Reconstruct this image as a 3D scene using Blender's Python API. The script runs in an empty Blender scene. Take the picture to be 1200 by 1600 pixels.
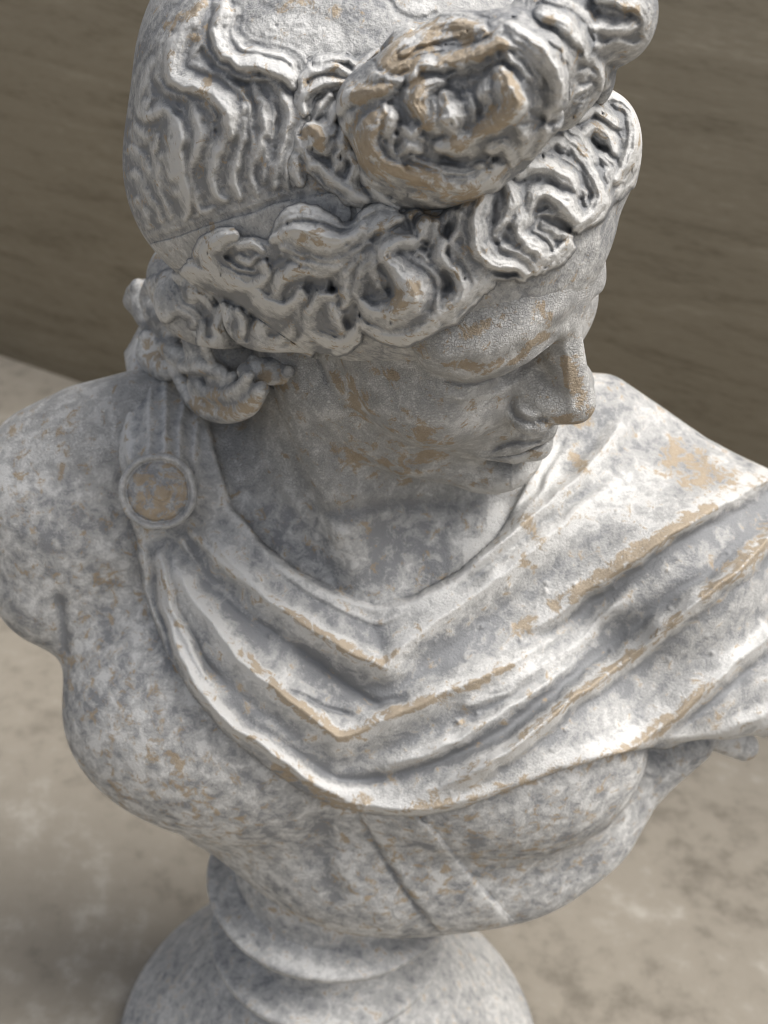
import bpy, math, random
import numpy as np
from mathutils import Matrix, Vector
rng = np.random.default_rng(7)
SC = bpy.context.scene
# ---------------------------------------------------------------- camera
# sculpting units are "life size" centimetres; K turns them into metres (a 50 cm garden bust)
K = 0.007
F_PX, CX, CY = 2000.0, 600.0, 800.0            # focal length and centre in 1200x1600 photograph pixels
PITCH, ROLL = math.radians(33), math.radians(5)
FW = np.array([0, math.cos(PITCH), -math.sin(PITCH)])
_u = np.array([0, math.sin(PITCH), math.cos(PITCH)]); _r = np.array([1.0, 0, 0])
UP = _u * math.cos(ROLL) - _r * math.sin(ROLL); RT = _r * math.cos(ROLL) + _u * math.sin(ROLL)
def ray(px, py):
    return RT * ((px - CX) / F_PX) + UP * (-(py - CY) / F_PX) + FW
C = -ray(515, 1640) * 97.0
def proj(P):
    v = P - C; z = v @ FW
    return CX + F_PX * (v @ RT) / z, CY - F_PX * (v @ UP) / z, z
def at(px, py, d):                              # point on a pixel's ray at depth d
    return C + ray(px, py) * d
cd = bpy.data.cameras.new('camera'); cam = bpy.data.objects.new('camera', cd)
SC.collection.objects.link(cam); SC.camera = cam
cd.sensor_fit = 'VERTICAL'; cd.sensor_height = 36; cd.lens = 36 * F_PX / 1600
cd.clip_start = 0.01; cd.clip_end = 200
m = Matrix([[RT[i], UP[i], -FW[i], C[i] * K] for i in range(3)] + [[0, 0, 0, 1]])
cam.matrix_world = m
cd.dof.use_dof = True; cd.dof.focus_distance = 51.5 * K; cd.dof.aperture_fstop = 19.0
# ---------------------------------------------------------------- light
SUN_EL, SUN_AZ = math.radians(62), math.radians(108)     # azimuth: from +Y (away) towards +X (right)
w = bpy.data.worlds.new('World'); SC.world = w; w.use_nodes = True
nt = w.node_tree; nt.nodes.clear()
sky = nt.nodes.new('ShaderNodeTexSky'); sky.sky_type = 'NISHITA'; sky.sun_disc = False
sky.sun_elevation = SUN_EL; sky.sun_rotation = SUN_AZ; sky.air_density = 1.0; sky.dust_density = 5.0
bg = nt.nodes.new('ShaderNodeBackground'); bg.inputs[1].default_value = 0.06
wo = nt.nodes.new('ShaderNodeOutputWorld')
hs = nt.nodes.new('ShaderNodeHueSaturation'); hs.inputs['Saturation'].default_value = 0.45      # overcast: a paler sky
nt.links.new(sky.outputs[0], hs.inputs['Color']); nt.links.new(hs.outputs[0], bg.inputs[0]); nt.links.new(bg.outputs[0], wo.inputs[0])
sl = bpy.data.lights.new('sun', 'SUN'); sl.energy = 1.45; sl.angle = math.radians(34); sl.color = (1, 0.975, 0.94)
so = bpy.data.objects.new('sun', sl); SC.collection.objects.link(so)
sd = Vector((math.sin(SUN_AZ) * math.cos(SUN_EL), math.cos(SUN_AZ) * math.cos(SUN_EL), math.sin(SUN_EL)))
so.rotation_euler = sd.to_track_quat('Z', 'Y').to_euler()
SC.view_settings.view_transform = 'Standard'; SC.view_settings.look = 'None'
SC.view_settings.exposure = 1.3; SC.view_settings.gamma = 1.0
SC.cycles.use_denoising = True; SC.cycles.filter_width = 1.1
# ---------------------------------------------------------------- SDF toolkit
def sd_ell(p, c, r, M=None):
    q = p - c
    if M is not None: q = q @ M.T
    r = np.asarray(r, dtype=float)
    k0 = np.sqrt(((q / r) ** 2).sum(-1)); k1 = np.sqrt(((q / (r * r)) ** 2).sum(-1))
    return k0 * (k0 - 1) / np.maximum(k1, 1e-6)
def sd_chain(p, pts, rad):
    pts = np.asarray(pts, dtype=float); best = None
    for a, b, ra, rb in zip(pts[:-1], pts[1:], rad[:-1], rad[1:]):
        d = b - a; t = np.clip(((p - a) @ d) / max(d @ d, 1e-9), 0, 1)
        s = np.linalg.norm(p - a - t[:, None] * d, axis=1) - (ra + (rb - ra) * t)
        best = s if best is None else np.minimum(best, s)
    return best
class Sculpt:
    def __init__(s): s.ops = []
    def ell(s, c, r, k=1.0, sub=False, M=None):
        c = np.asarray(c, float); R = max(r)
        s.ops.append((lambda p: sd_ell(p, c, r, M), c - R, c + R, k, sub)); return s
    def chain(s, pts, rad, k=1.0, sub=False):
        pts = np.asarray(pts, float); R = max(rad)
        s.ops.append((lambda p: sd_chain(p, pts, rad), pts.min(0) - R, pts.max(0) + R, k, sub)); return s
    def half(s, n, off, k=0.3):                 # keep n.p <= off
        n = np.asarray(n, float)
        s.ops.append((lambda p: off - p @ n, np.full(3, -1e9), np.full(3, 1e9), k, True)); return s
    def apply(s, d, p, sel, op):
        f, lo, hi, k, sub = op
        a = f(p); b = d[sel]
        if sub:
            h = np.clip(0.5 - 0.5 * (b + a) / k, 0, 1); d[sel] = b + (-a - b) * h + k * h * (1 - h)
        else:
            h = np.clip(0.5 + 0.5 * (b - a) / k, 0, 1); d[sel] = b + (a - b) * h - k * h * (1 - h)
    def eval(s, P):
        d = np.full(len(P), 4.0)
        for op in s.ops:
            mgn = 1.5 + op[3]
            sel = np.where(((P > op[1] - mgn) & (P < op[2] + mgn)).all(1))[0]
            if len(sel): s.apply(d, P[sel], sel, op)
        return d
    def grid(s, lo, hi, h):
        lo = np.asarray(lo, float); n = np.ceil((np.asarray(hi) - lo) / h).astype(int) + 1
        ax = [lo[i] + h * np.arange(n[i]) for i in range(3)]
        D = np.full(n, 4.0)
        for op in s.ops:
            mgn = 1.5 + op[3]; sl_ = []
            for i in range(3):
                a = max(int(np.floor((op[1][i] - mgn - lo[i]) / h)), 0) if op[1][i] > -1e8 else 0
                b = min(int(np.ceil((op[2][i] + mgn - lo[i]) / h)) + 1, n[i]) if op[2][i] < 1e8 else n[i]
                sl_.append(slice(a, max(b, a)))
            sub = D[tuple(sl_)]
            if sub.size == 0: continue
            g = np.stack(np.meshgrid(*[ax[i][sl_[i]] for i in range(3)], indexing='ij'), -1).reshape(-1, 3)
            d = sub.reshape(-1).copy(); s.apply(d, g, slice(None), op)
            D[tuple(sl_)] = d.reshape(sub.shape)
        return D, lo, h
def surface_nets(D, lo, h):
    S = D < 0
    nx, ny, nz = D.shape
    cnt = np.zeros((nx - 1, ny - 1, nz - 1)); acc = np.zeros((nx - 1, ny - 1, nz - 1, 3))
    corner = lambda A, i, j, k: A[i:nx - 1 + i, j:ny - 1 + j, k:nz - 1 + k]
    base = np.stack(np.meshgrid(np.arange(nx - 1), np.arange(ny - 1), np.arange(nz - 1), indexing='ij'), -1).astype(float)
    any_in = np.zeros_like(cnt, bool); all_in = np.ones_like(cnt, bool)
    for i in (0, 1):
        for j in (0, 1):
            for k in (0, 1):
                c = corner(S, i, j, k); any_in |= c; all_in &= c
    act = any_in & ~all_in
    idx = np.argwhere(act); vid = np.full(act.shape, -1); vid[act] = np.arange(len(idx))
    val = lambda o: D[idx[:, 0] + o[0], idx[:, 1] + o[1], idx[:, 2] + o[2]]
    n = np.zeros(len(idx)); pos = np.zeros((len(idx), 3))
    for a in range(3):
        for u in (0, 1):
            for v in (0, 1):
                o0 = [0, 0, 0]; o0[(a + 1) % 3] = u; o0[(a + 2) % 3] = v; o1 = list(o0); o1[a] = 1
                d0, d1 = val(o0), val(o1); x = (d0 < 0) != (d1 < 0)
                t = d0 / np.where(x, d0 - d1, 1)
                q = np.tile(np.array(o0, float), (len(idx), 1)); q[:, a] = t
                pos[x] += q[x]; n[x] += 1
    V = lo + h * (idx + pos / np.maximum(n, 1)[:, None])
    quads = []
    for a in range(3):
        b, c = (a + 1) % 3, (a + 2) % 3
        sh = [slice(None)] * 3; sh[a] = slice(0, -1); s1 = [slice(None)] * 3; s1[a] = slice(1, None)
        e = np.argwhere(S[tuple(sh)] != S[tuple(s1)])
        ok = (e[:, b] > 0) & (e[:, c] > 0) & (e[:, b] < D.shape[b] - 1) & (e[:, c] < D.shape[c] - 1); e = e[ok]
        f = []
        for (db, dc) in ((-1, -1), (0, -1), (0, 0), (-1, 0)):
            q = e.copy(); q[:, b] += db; q[:, c] += dc; f.append(vid[q[:, 0], q[:, 1], q[:, 2]])
        f = np.stack(f, 1); ins = S[e[:, 0], e[:, 1], e[:, 2]]
        f[~ins] = f[~ins][:, ::-1]; quads.append(f)
    return V, np.concatenate(quads)
def trilin(D, lo, h, P):
    q = np.clip((P - lo) / h, 0, np.array(D.shape) - 1.001); i = q.astype(int); t = q - i; out = 0
    for a in (0, 1):
        for b in (0, 1):
            for c in (0, 1):
                wgt = (t[:, 0] if a else 1 - t[:, 0]) * (t[:, 1] if b else 1 - t[:, 1]) * (t[:, 2] if c else 1 - t[:, 2])
                out = out + wgt * D[i[:, 0] + a, i[:, 1] + b, i[:, 2] + c]
    return out
def grad(D, lo, h, P):
    e = np.eye(3) * h * 0.5
    g = np.stack([trilin(D, lo, h, P + e[i]) - trilin(D, lo, h, P - e[i]) for i in range(3)], 1)
    return g / np.maximum(np.linalg.norm(g, axis=1), 1e-9)[:, None]
def subdivide(V, Q, sel):
    """split the selected quads in four; the others keep their corners"""
    A, B = Q[sel], Q[~sel]
    e = np.stack([A, np.roll(A, -1, 1)], -1).reshape(-1, 2); es = np.sort(e, 1)
    key = es[:, 0].astype(np.int64) * (len(V) + 1) + es[:, 1]
    u, first, inv = np.unique(key, return_index=True, return_inverse=True)
    mid = V[es[first]].mean(1); fc = V[A].mean(1)
    m0 = len(V); f0 = m0 + len(mid); inv = inv.reshape(-1, 4) + m0; fi = f0 + np.arange(len(A))
    nq = [np.stack([A[:, i], inv[:, i], fi, inv[:, i - 1]], 1) for i in range(4)]
    return np.concatenate([V, mid, fc]), np.concatenate(nq + [B])
def facing(P, N):
    d = C - P; d /= np.linalg.norm(d, axis=1)[:, None]
    return (N * d).sum(1)
def build(sc, lo, hi, h, levels, keep=None):
    D, lo, h = sc.grid(lo, hi, h); V, Q = surface_nets(D, lo, h)
    for it, want in enumerate(levels):
        fcn = V[Q].mean(1); N = grad(D, lo, h, fcn)
        sel = want(fcn, facing(fcn, N))
        V, Q = subdivide(V, Q, sel)
        for _ in range(2):
            d = sc.eval(V); ok = np.abs(d) < 0.6
            V = V - (np.where(ok, d, 0) * 0.8)[:, None] * grad(D, lo, h, V)
    return V, Q, grad(D, lo, h, V)
def compact(V, Q, *attrs):
    u, inv = np.unique(Q, return_inverse=True)
    return (V[u], inv.reshape(Q.shape)) + tuple(a[u] for a in attrs)
def add_mesh(name, V, Q, mat, parent=None, attrs=None, smooth=True):
    me = bpy.data.meshes.new(name)
    me.vertices.add(len(V)); me.vertices.foreach_set('co', (V * K).astype(np.float32).ravel())
    me.loops.add(Q.size); me.loops.foreach_set('vertex_index', Q.astype(np.int32).ravel())
    me.polygons.add(len(Q)); me.polygons.foreach_set('loop_start', (np.arange(len(Q)) * Q.shape[1]).astype(np.int32))
    me.update(calc_edges=True); me.validate()
    if smooth: me.polygons.foreach_set('use_smooth', np.ones(len(me.polygons), bool))
    for k_, a in (attrs or {}).items():
        at_ = me.attributes.new(k_, 'FLOAT', 'POINT'); at_.data.foreach_set('value', a.astype(np.float32))
    me.materials.append(mat)
    o = bpy.data.objects.new(name, me); SC.collection.objects.link(o); o.parent = parent
    return o
# ---------------------------------------------------------------- head frame
def head_axes(yaw, pitch, roll):
    y, p, r = np.radians([yaw, pitch, roll])
    F = np.array([math.sin(y) * math.cos(p), -math.cos(y) * math.cos(p), -math.sin(p)])
    N = np.array([-math.cos(y), -math.sin(y), 0]); U = np.cross(F, -N)
    if U[2] < 0: U = -U
    return np.stack([F, N * math.cos(r) + U * math.sin(r), U * math.cos(r) - N * math.sin(r)])
HM = head_axes(53.76, 17.35, -20.75); HO = np.array([0.38, -3.42, 65.62])
def H(a, b, c): return HO + np.array([a, b, c]) @ HM      # forward, near side, up
#@@BODY@@
# ---------------------------------------------------------------- relief canvases (traced strokes, heights in cm)
OX, OY, CW, CHT = 300, 300, 1900, 2200
def hb(px, py, b):
    """point on the pixel's ray whose head-side coordinate is b"""
    r = ray(px, py); n = HM[1]
    return C + r * ((b - (C - HO) @ n) / (r @ n))
def spline(pts, step=6.0):
    P = np.asarray(pts, float)
    if len(P) == 2: 
        n = max(int(np.hypot(*(P[1] - P[0])[:2]) / step), 1); t = np.linspace(0, 1, n + 1)[:, None]
        return P[0] + (P[1] - P[0]) * t
    E = np.vstack([2 * P[0] - P[1], P, 2 * P[-1] - P[-2]]); out = []
    for i in range(1, len(E) - 2):
        a, b, c, d = E[i - 1], E[i], E[i + 1], E[i + 2]
        n = max(int(np.hypot(*(c - b)[:2]) / step), 1)
        t = (np.arange(n) / n)[:, None]
        out.append(0.5 * (2 * b + (c - a) * t + (2 * a - 5 * b + 4 * c - d) * t ** 2 + (3 * b - a - 3 * c + d) * t ** 3))
    out.append(P[-1:]); return np.vstack(out)
def blur(a, s):
    r = max(int(round(s)), 1)
    for _ in range(3):
        for ax in (0, 1):
            p = np.concatenate([np.repeat(a.take([0], ax), r + 1, ax), a, np.repeat(a.take([-1], ax), r, ax)], ax)
            c = np.cumsum(p, ax, dtype=np.float64)
            n = a.shape[ax]
            a = ((c.take(range(2 * r + 1, 2 * r + 1 + n), ax) - c.take(range(0, n), ax)) / (2 * r + 1)).astype(np.float32)
    return a
def noise2(s, seed, shape=(CHT, CW)):
    r = np.random.default_rng(seed); g = r.standard_normal((shape[0] // s + 4, shape[1] // s + 4))
    y = np.arange(shape[0]) / s; x = np.arange(shape[1]) / s
    yi = y.astype(int); xi = x.astype(int); ty = y - yi; tx = x - xi
    ty = (ty * ty * (3 - 2 * ty))[:, None]; tx = (tx * tx * (3 - 2 * tx))[None]
    G = lambda a, b: g[yi + a][:, xi + b]
    return ((G(0, 0) * (1 - tx) + G(0, 1) * tx) * (1 - ty) + (G(1, 0) * (1 - tx) + G(1, 1) * tx) * ty).astype(np.float32)
def poly_mask(poly):
    P = np.asarray(poly, float) + [OX, OY]; M = np.zeros((CHT, CW), bool)
    y0, y1 = int(max(P[:, 1].min(), 0)), int(min(P[:, 1].max() + 1, CHT - 1)); xs = np.arange(CW)
    for y in range(y0, y1):
        c = np.zeros(CW, bool)
        for (ax, ay), (bx, by) in zip(P, np.roll(P, -1, 0)):
            if (ay > y) != (by > y): c ^= xs < ax + (y - ay) * (bx - ax) / (by - ay)
        M[y] = c
    return M
class Canvas:
    def __init__(s, base=0.0):
        s.z = np.full((CHT, CW), base, np.float32); s.id = np.zeros((CHT, CW), np.int32); s.n = 0
    def field(s, pts, mg, step):
        P = spline(pts, step); X = P[:, :2] + [OX, OY]
        x0, y0 = np.maximum((X.min(0) - mg).astype(int), 0); x1 = min(int(X[:, 0].max() + mg) + 1, CW); y1 = min(int(X[:, 1].max() + mg) + 1, CHT)
        if x1 <= x0 or y1 <= y0: return None
        gx, gy = np.meshgrid(np.arange(x0, x1, dtype=np.float32), np.arange(y0, y1, dtype=np.float32))
        D = np.full(gx.shape, 1e9, np.float32); T = np.zeros_like(D); S = np.zeros_like(D)
        n = len(X) - 1
        for i in range(n):
            a, d = X[i], X[i + 1] - X[i]; l2 = max(d @ d, 1e-6)
            ox, oy = gx - a[0], gy - a[1]
            t = np.clip((ox * d[0] + oy * d[1]) / l2, 0, 1)
            q = (ox - t * d[0]) ** 2 + (oy - t * d[1]) ** 2
            m_ = q < D; D = np.where(m_, q, D); T = np.where(m_, (i + t) / n, T); S = np.where(m_, np.sign(d[0] * oy - d[1] * ox), S)
        return (slice(y0, y1), slice(x0, x1)), np.sqrt(D), T, S, P
    def lock(s, pts, hw, z=0.1, asp=1.0, stri=0.0, pxcm=41.0, nstr=2, ident=True, rim=0.12):
        hw = np.atleast_1d(np.asarray(hw, float)); f = s.field(pts, hw.max() * 1.5 + 4, 5.0)
        if f is None: return
        sl, D, T, S, _ = f
        wd = np.interp(T, np.linspace(0, 1, len(hw)), hw) if len(hw) > 1 else np.full_like(D, hw[0])
        u = np.minimum(D / wd, 1); sk = 0.45 * math.sin(1.7 * s.n + 0.6); v = np.abs((S * u - sk) / np.where(S * u > sk, 1 - sk, 1 + sk))
        h = (wd / pxcm) * asp * (0.62 * np.maximum(1 - v ** 2, 0) ** 0.7 + 0.38 * np.maximum(1 - v, 0)) + z
        if stri: h = h - stri * (0.5 + 0.5 * np.cos(S * u * np.pi * nstr + 2.5 * T * len(pts) ** 0.5)) * (0.4 + 0.6 * np.abs(np.sin(7 * T + 3 * S))) * (1 - u ** 4)
        if rim: s.z[sl] -= rim * (D >= wd) * np.clip(1 - (D - wd) / (3 + 0.35 * wd), 0, 1) ** 1.5 * (s.z[sl] < h + 0.15)
        win = (u < 1) & (D < wd) & (h > s.z[sl]); s.z[sl] = np.where(win, h, s.z[sl])
        s.n += 1
        if ident: s.id[sl] = np.where(win, s.n, s.id[sl])
    def groove(s, pts, w_, d):
        w_ = np.atleast_1d(np.asarray(w_, float)); f = s.field(pts, 2.5 * w_.max(), 6.0)
        if f is None: return
        sl, D, T, S, _ = f; wd = np.interp(T, np.linspace(0, 1, len(w_)), w_)
        tp = np.clip(np.minimum(T, 1 - T) * 8, 0.25, 1)
        s.z[sl] -= d * tp * np.exp(-(D / wd) ** 2)
    def bump(s, x, y, r, h): s.groove([(x - .5, y), (x + .5, y)], r, -h * 4)
    def fold(s, pts, wa, wb, h, ends=(0.1, 0.1)):
        """ridge: falls off over wa above / left of the line and over wb below / right of it"""
        f = s.field(pts, max(wa, wb) + 2, 10.0)
        if f is None: return
        sl, D, T, S, _ = f
        u = np.clip(D / np.where(S > 0, wb, wa), 0, 1); p = np.where(S > 0, (1 - u) ** 1.3 if wb > 18 else (1 - u) ** 2 * (1 + 2 * u), (1 - u) ** 1.6)
        e = np.clip(T / max(ends[0], 1e-3), 0, 1) * np.clip((1 - T) / max(ends[1], 1e-3), 0, 1); e = e * e * (3 - 2 * e)
        s.z[sl] += h * p * e
    def sample(s, P, A=None):
        x, y, _ = proj(P); A = s.z if A is None else A
        x = np.clip(x + OX, 0, CW - 1.01); y = np.clip(y + OY, 0, CHT - 1.01)
        i, j = x.astype(int), y.astype(int); tx, ty = x - i, y - j
        return (A[j, i] * (1 - tx) + A[j, i + 1] * tx) * (1 - ty) + (A[j + 1, i] * (1 - tx) + A[j + 1, i + 1] * tx) * ty
    def near(s, P):
        x, y, _ = proj(P)
        return s.id[np.clip(y + OY, 0, CHT - 1).astype(int), np.clip(x + OX, 0, CW - 1).astype(int)]
def fill_ids(c, reach=45, ripple=0.06, floor=0.0):
    """hand every pixel near a lock to its nearest lock"""
    y, x = np.where(c.id > 0); y0, y1, x0, x1 = max(y.min() - reach, 0), min(y.max() + reach, CHT), max(x.min() - reach, 0), min(x.max() + reach, CW)
    a = c.id[y0:y1, x0:x1].copy(); dist = np.zeros(a.shape, np.float32)
    for i in range(reach):
        old = a == 0
        for ax, d in ((0, 1), (0, -1), (1, 1), (1, -1)):
            b = np.roll(a, d, ax); a = np.where(a == 0, b, a)
        dist[old & (a > 0)] = 1.4 * (i + 1)
    rip = blur(np.where((dist > 0) & (dist < 34), np.cos(dist * 2 * np.pi / 10.5) * -1.0, 0).astype(np.float32), 1)
    c.z[y0:y1, x0:x1] += ripple * rip * np.clip(c.z[y0:y1, x0:x1] * 4 - 0.8, floor, 1); c.id[y0:y1, x0:x1] = a
def lock_bundle(c, pts, hw, z, asp, stri, rim, fill=True):
    """a carved lock: a thin strand on either side under the main tress"""
    P = np.asarray(pts, float); w_ = np.interp(np.linspace(0, 1, len(P)), np.linspace(0, 1, len(hw)), hw)
    if fill and len(P) > 2 and max(hw) > 6:
        T = np.gradient(P, axis=0); T /= np.maximum(np.linalg.norm(T, axis=1), 1e-6)[:, None]; Nn = np.c_[-T[:, 1], T[:, 0]]
        for q in (-1, 1): c.lock(P + Nn * (q * w_ * 1.15)[:, None], np.maximum(w_ * 0.55, 3), max(z - 0.2, 0), asp, stri * .5, rim=rim * .6, ident=False)
    c.lock(pts, hw, z, asp, stri, rim=rim, nstr=2 if max(hw) < 10 else (3 if max(hw) < 16 else 5))
def warp(A, amp, scale, seed):
    dx, dy = noise2(scale, seed) * amp, noise2(scale, seed + 1) * amp
    yy, xx = np.mgrid[0:CHT, 0:CW]
    return A[np.clip(yy + dy, 0, CHT - 1).astype(int), np.clip(xx + dx, 0, CW - 1).astype(int)]
def toward(P, h):
    d = C - P; d /= np.linalg.norm(d, axis=1)[:, None]; return P + d * h[:, None]
def sstep(x, a, b):
    t = np.clip((x - a) / (b - a), 0, 1); return t * t * (3 - 2 * t)
# ---------------------------------------------------------------- hair strokes, in photograph pixels: (points, half widths, z)
CROWN = [
 ([(300, 8), (262, 55), (240, 95), (222, 125), (212, 160)], [9, 10, 10, 9, 8], 0.02),
 ([(262, 62), (244, 92), (232, 115), (228, 138), (236, 152), (252, 150)], [6, 8, 8, 7, 6, 4], 0.1),
 ([(318, 5), (292, 48), (272, 88), (274, 118), (305, 130), (338, 146), (360, 172), (364, 200)], [12, 17, 19, 20, 20, 19, 20, 16], 0.15),
 ([(352, 172), (352, 200), (342, 230), (333, 260), (331, 284), (338, 300), (350, 314)], [11, 11, 11, 11, 10, 9, 6], 0.15),
 ([(376, 165), (378, 205), (371, 237), (364, 260), (366, 286), (374, 308)], [12, 10, 9, 9, 9, 6], 0.12),
 ([(226, 158), (218, 176), (230, 186), (252, 172), (268, 186), (272, 212), (268, 238), (272, 265), (282, 290), (291, 312), (290, 340)], [10, 12, 12, 12, 18, 20, 19, 17, 14, 10, 4], 0.14),
 ([(299, 160), (308, 190), (312, 217), (303, 240), (293, 260), (298, 286), (306, 308), (309, 328)], [10, 15, 15, 14, 11, 8, 7, 5], 0.1),
 ([(385, 140), (393, 190), (396, 240), (394, 278), (402, 304)], [7, 8, 8, 8, 5], 0.02),
 ([(396, 132), (407, 150), (414, 182), (411, 212), (402, 242), (396, 265)], [7, 9, 10, 10, 8, 5], 0.06),
 ([(428, 130), (446, 156), (452, 183), (446, 212), (434, 248), (428, 270), (431, 292)], [8, 9, 8, 8, 8, 8, 6], 0.06),
 ([(466, 160), (468, 198), (456, 225), (445, 246), (443, 268), (450, 292)], [6, 6, 6, 7, 7, 5], 0.03),
 ([(478, 180), (478, 215), (468, 240)], [5, 6, 5], 0.0),
 ([(412, 218), (416, 250), (412, 285)], [6, 7, 5], 0.0),
 ([(325, 165), (328, 200), (322, 230)], [6, 7, 5], 0.0),
 ([(210, 198), (222, 210), (246, 214)], [10, 12, 8], 0.02),
 ([(208, 232), (220, 254), (236, 276), (246, 298), (256, 316), (266, 340)], [8, 8, 8, 7, 6, 4], 0.05),
 ([(210, 270), (220, 288), (230, 306), (242, 322), (252, 342)], [7, 7, 7, 6, 4], 0.05),
 ([(216, 310), (226, 332), (236, 356)], [6, 6, 4], 0.04),
 ([(246, 225), (254, 256), (262, 284)], [6, 6, 4], 0.03),
 ([(306, 338), (318, 330), (330, 322)], [5, 5, 4], 0.0),
 ([(350, 10), (340, 40), (342, 64), (356, 84), (378, 97), (410, 102), (440, 112), (464, 138)], [12, 14, 15, 15, 15, 15, 13, 3], 0.32),
 ([(326, 30), (312, 58), (308, 84), (322, 102)], [6, 7, 7, 6], 0.12),
]
CROWN_GROOVES = [([(332, -20), (327, 28), (322, 58), (333, 80), (350, 97), (372, 110), (402, 113), (428, 119), (448, 130), (464, 146), (470, 158)], 4.5, 0.28),
 ([(470, 158), (474, 180), (488, 205)], 5, 0.25),
 ([(405, -5), (425, 16), (470, 22), (512, 30), (536, 48), (540, 76), (520, 92)], 9, 0.10),
 ([(256, 84), (254, 112), (262, 136), (284, 142), (300, 150), (326, 153), (339, 174), (343, 196), (340, 222)], 4, 0.2),
 ([(211, 182), (222, 192), (246, 194)], 4, 0.22), ([(248, 190), (250, 220), (250, 244), (254, 272), (262, 294), (272, 314), (282, 345)], 4, 0.22),
 ([(540, 88), (565, 86), (590, 82)], 5, 0.12), ([(600, -10), (618, 14), (650, 30), (690, 22)], 5, 0.2)]
BAND_TOP = [(225, 374), (244, 369), (272, 361), (299, 350), (336, 339), (363, 332), (396, 323), (417, 314), (444, 306), (468, 301), (500, 296), (540, 290), (600, 285)]
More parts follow.
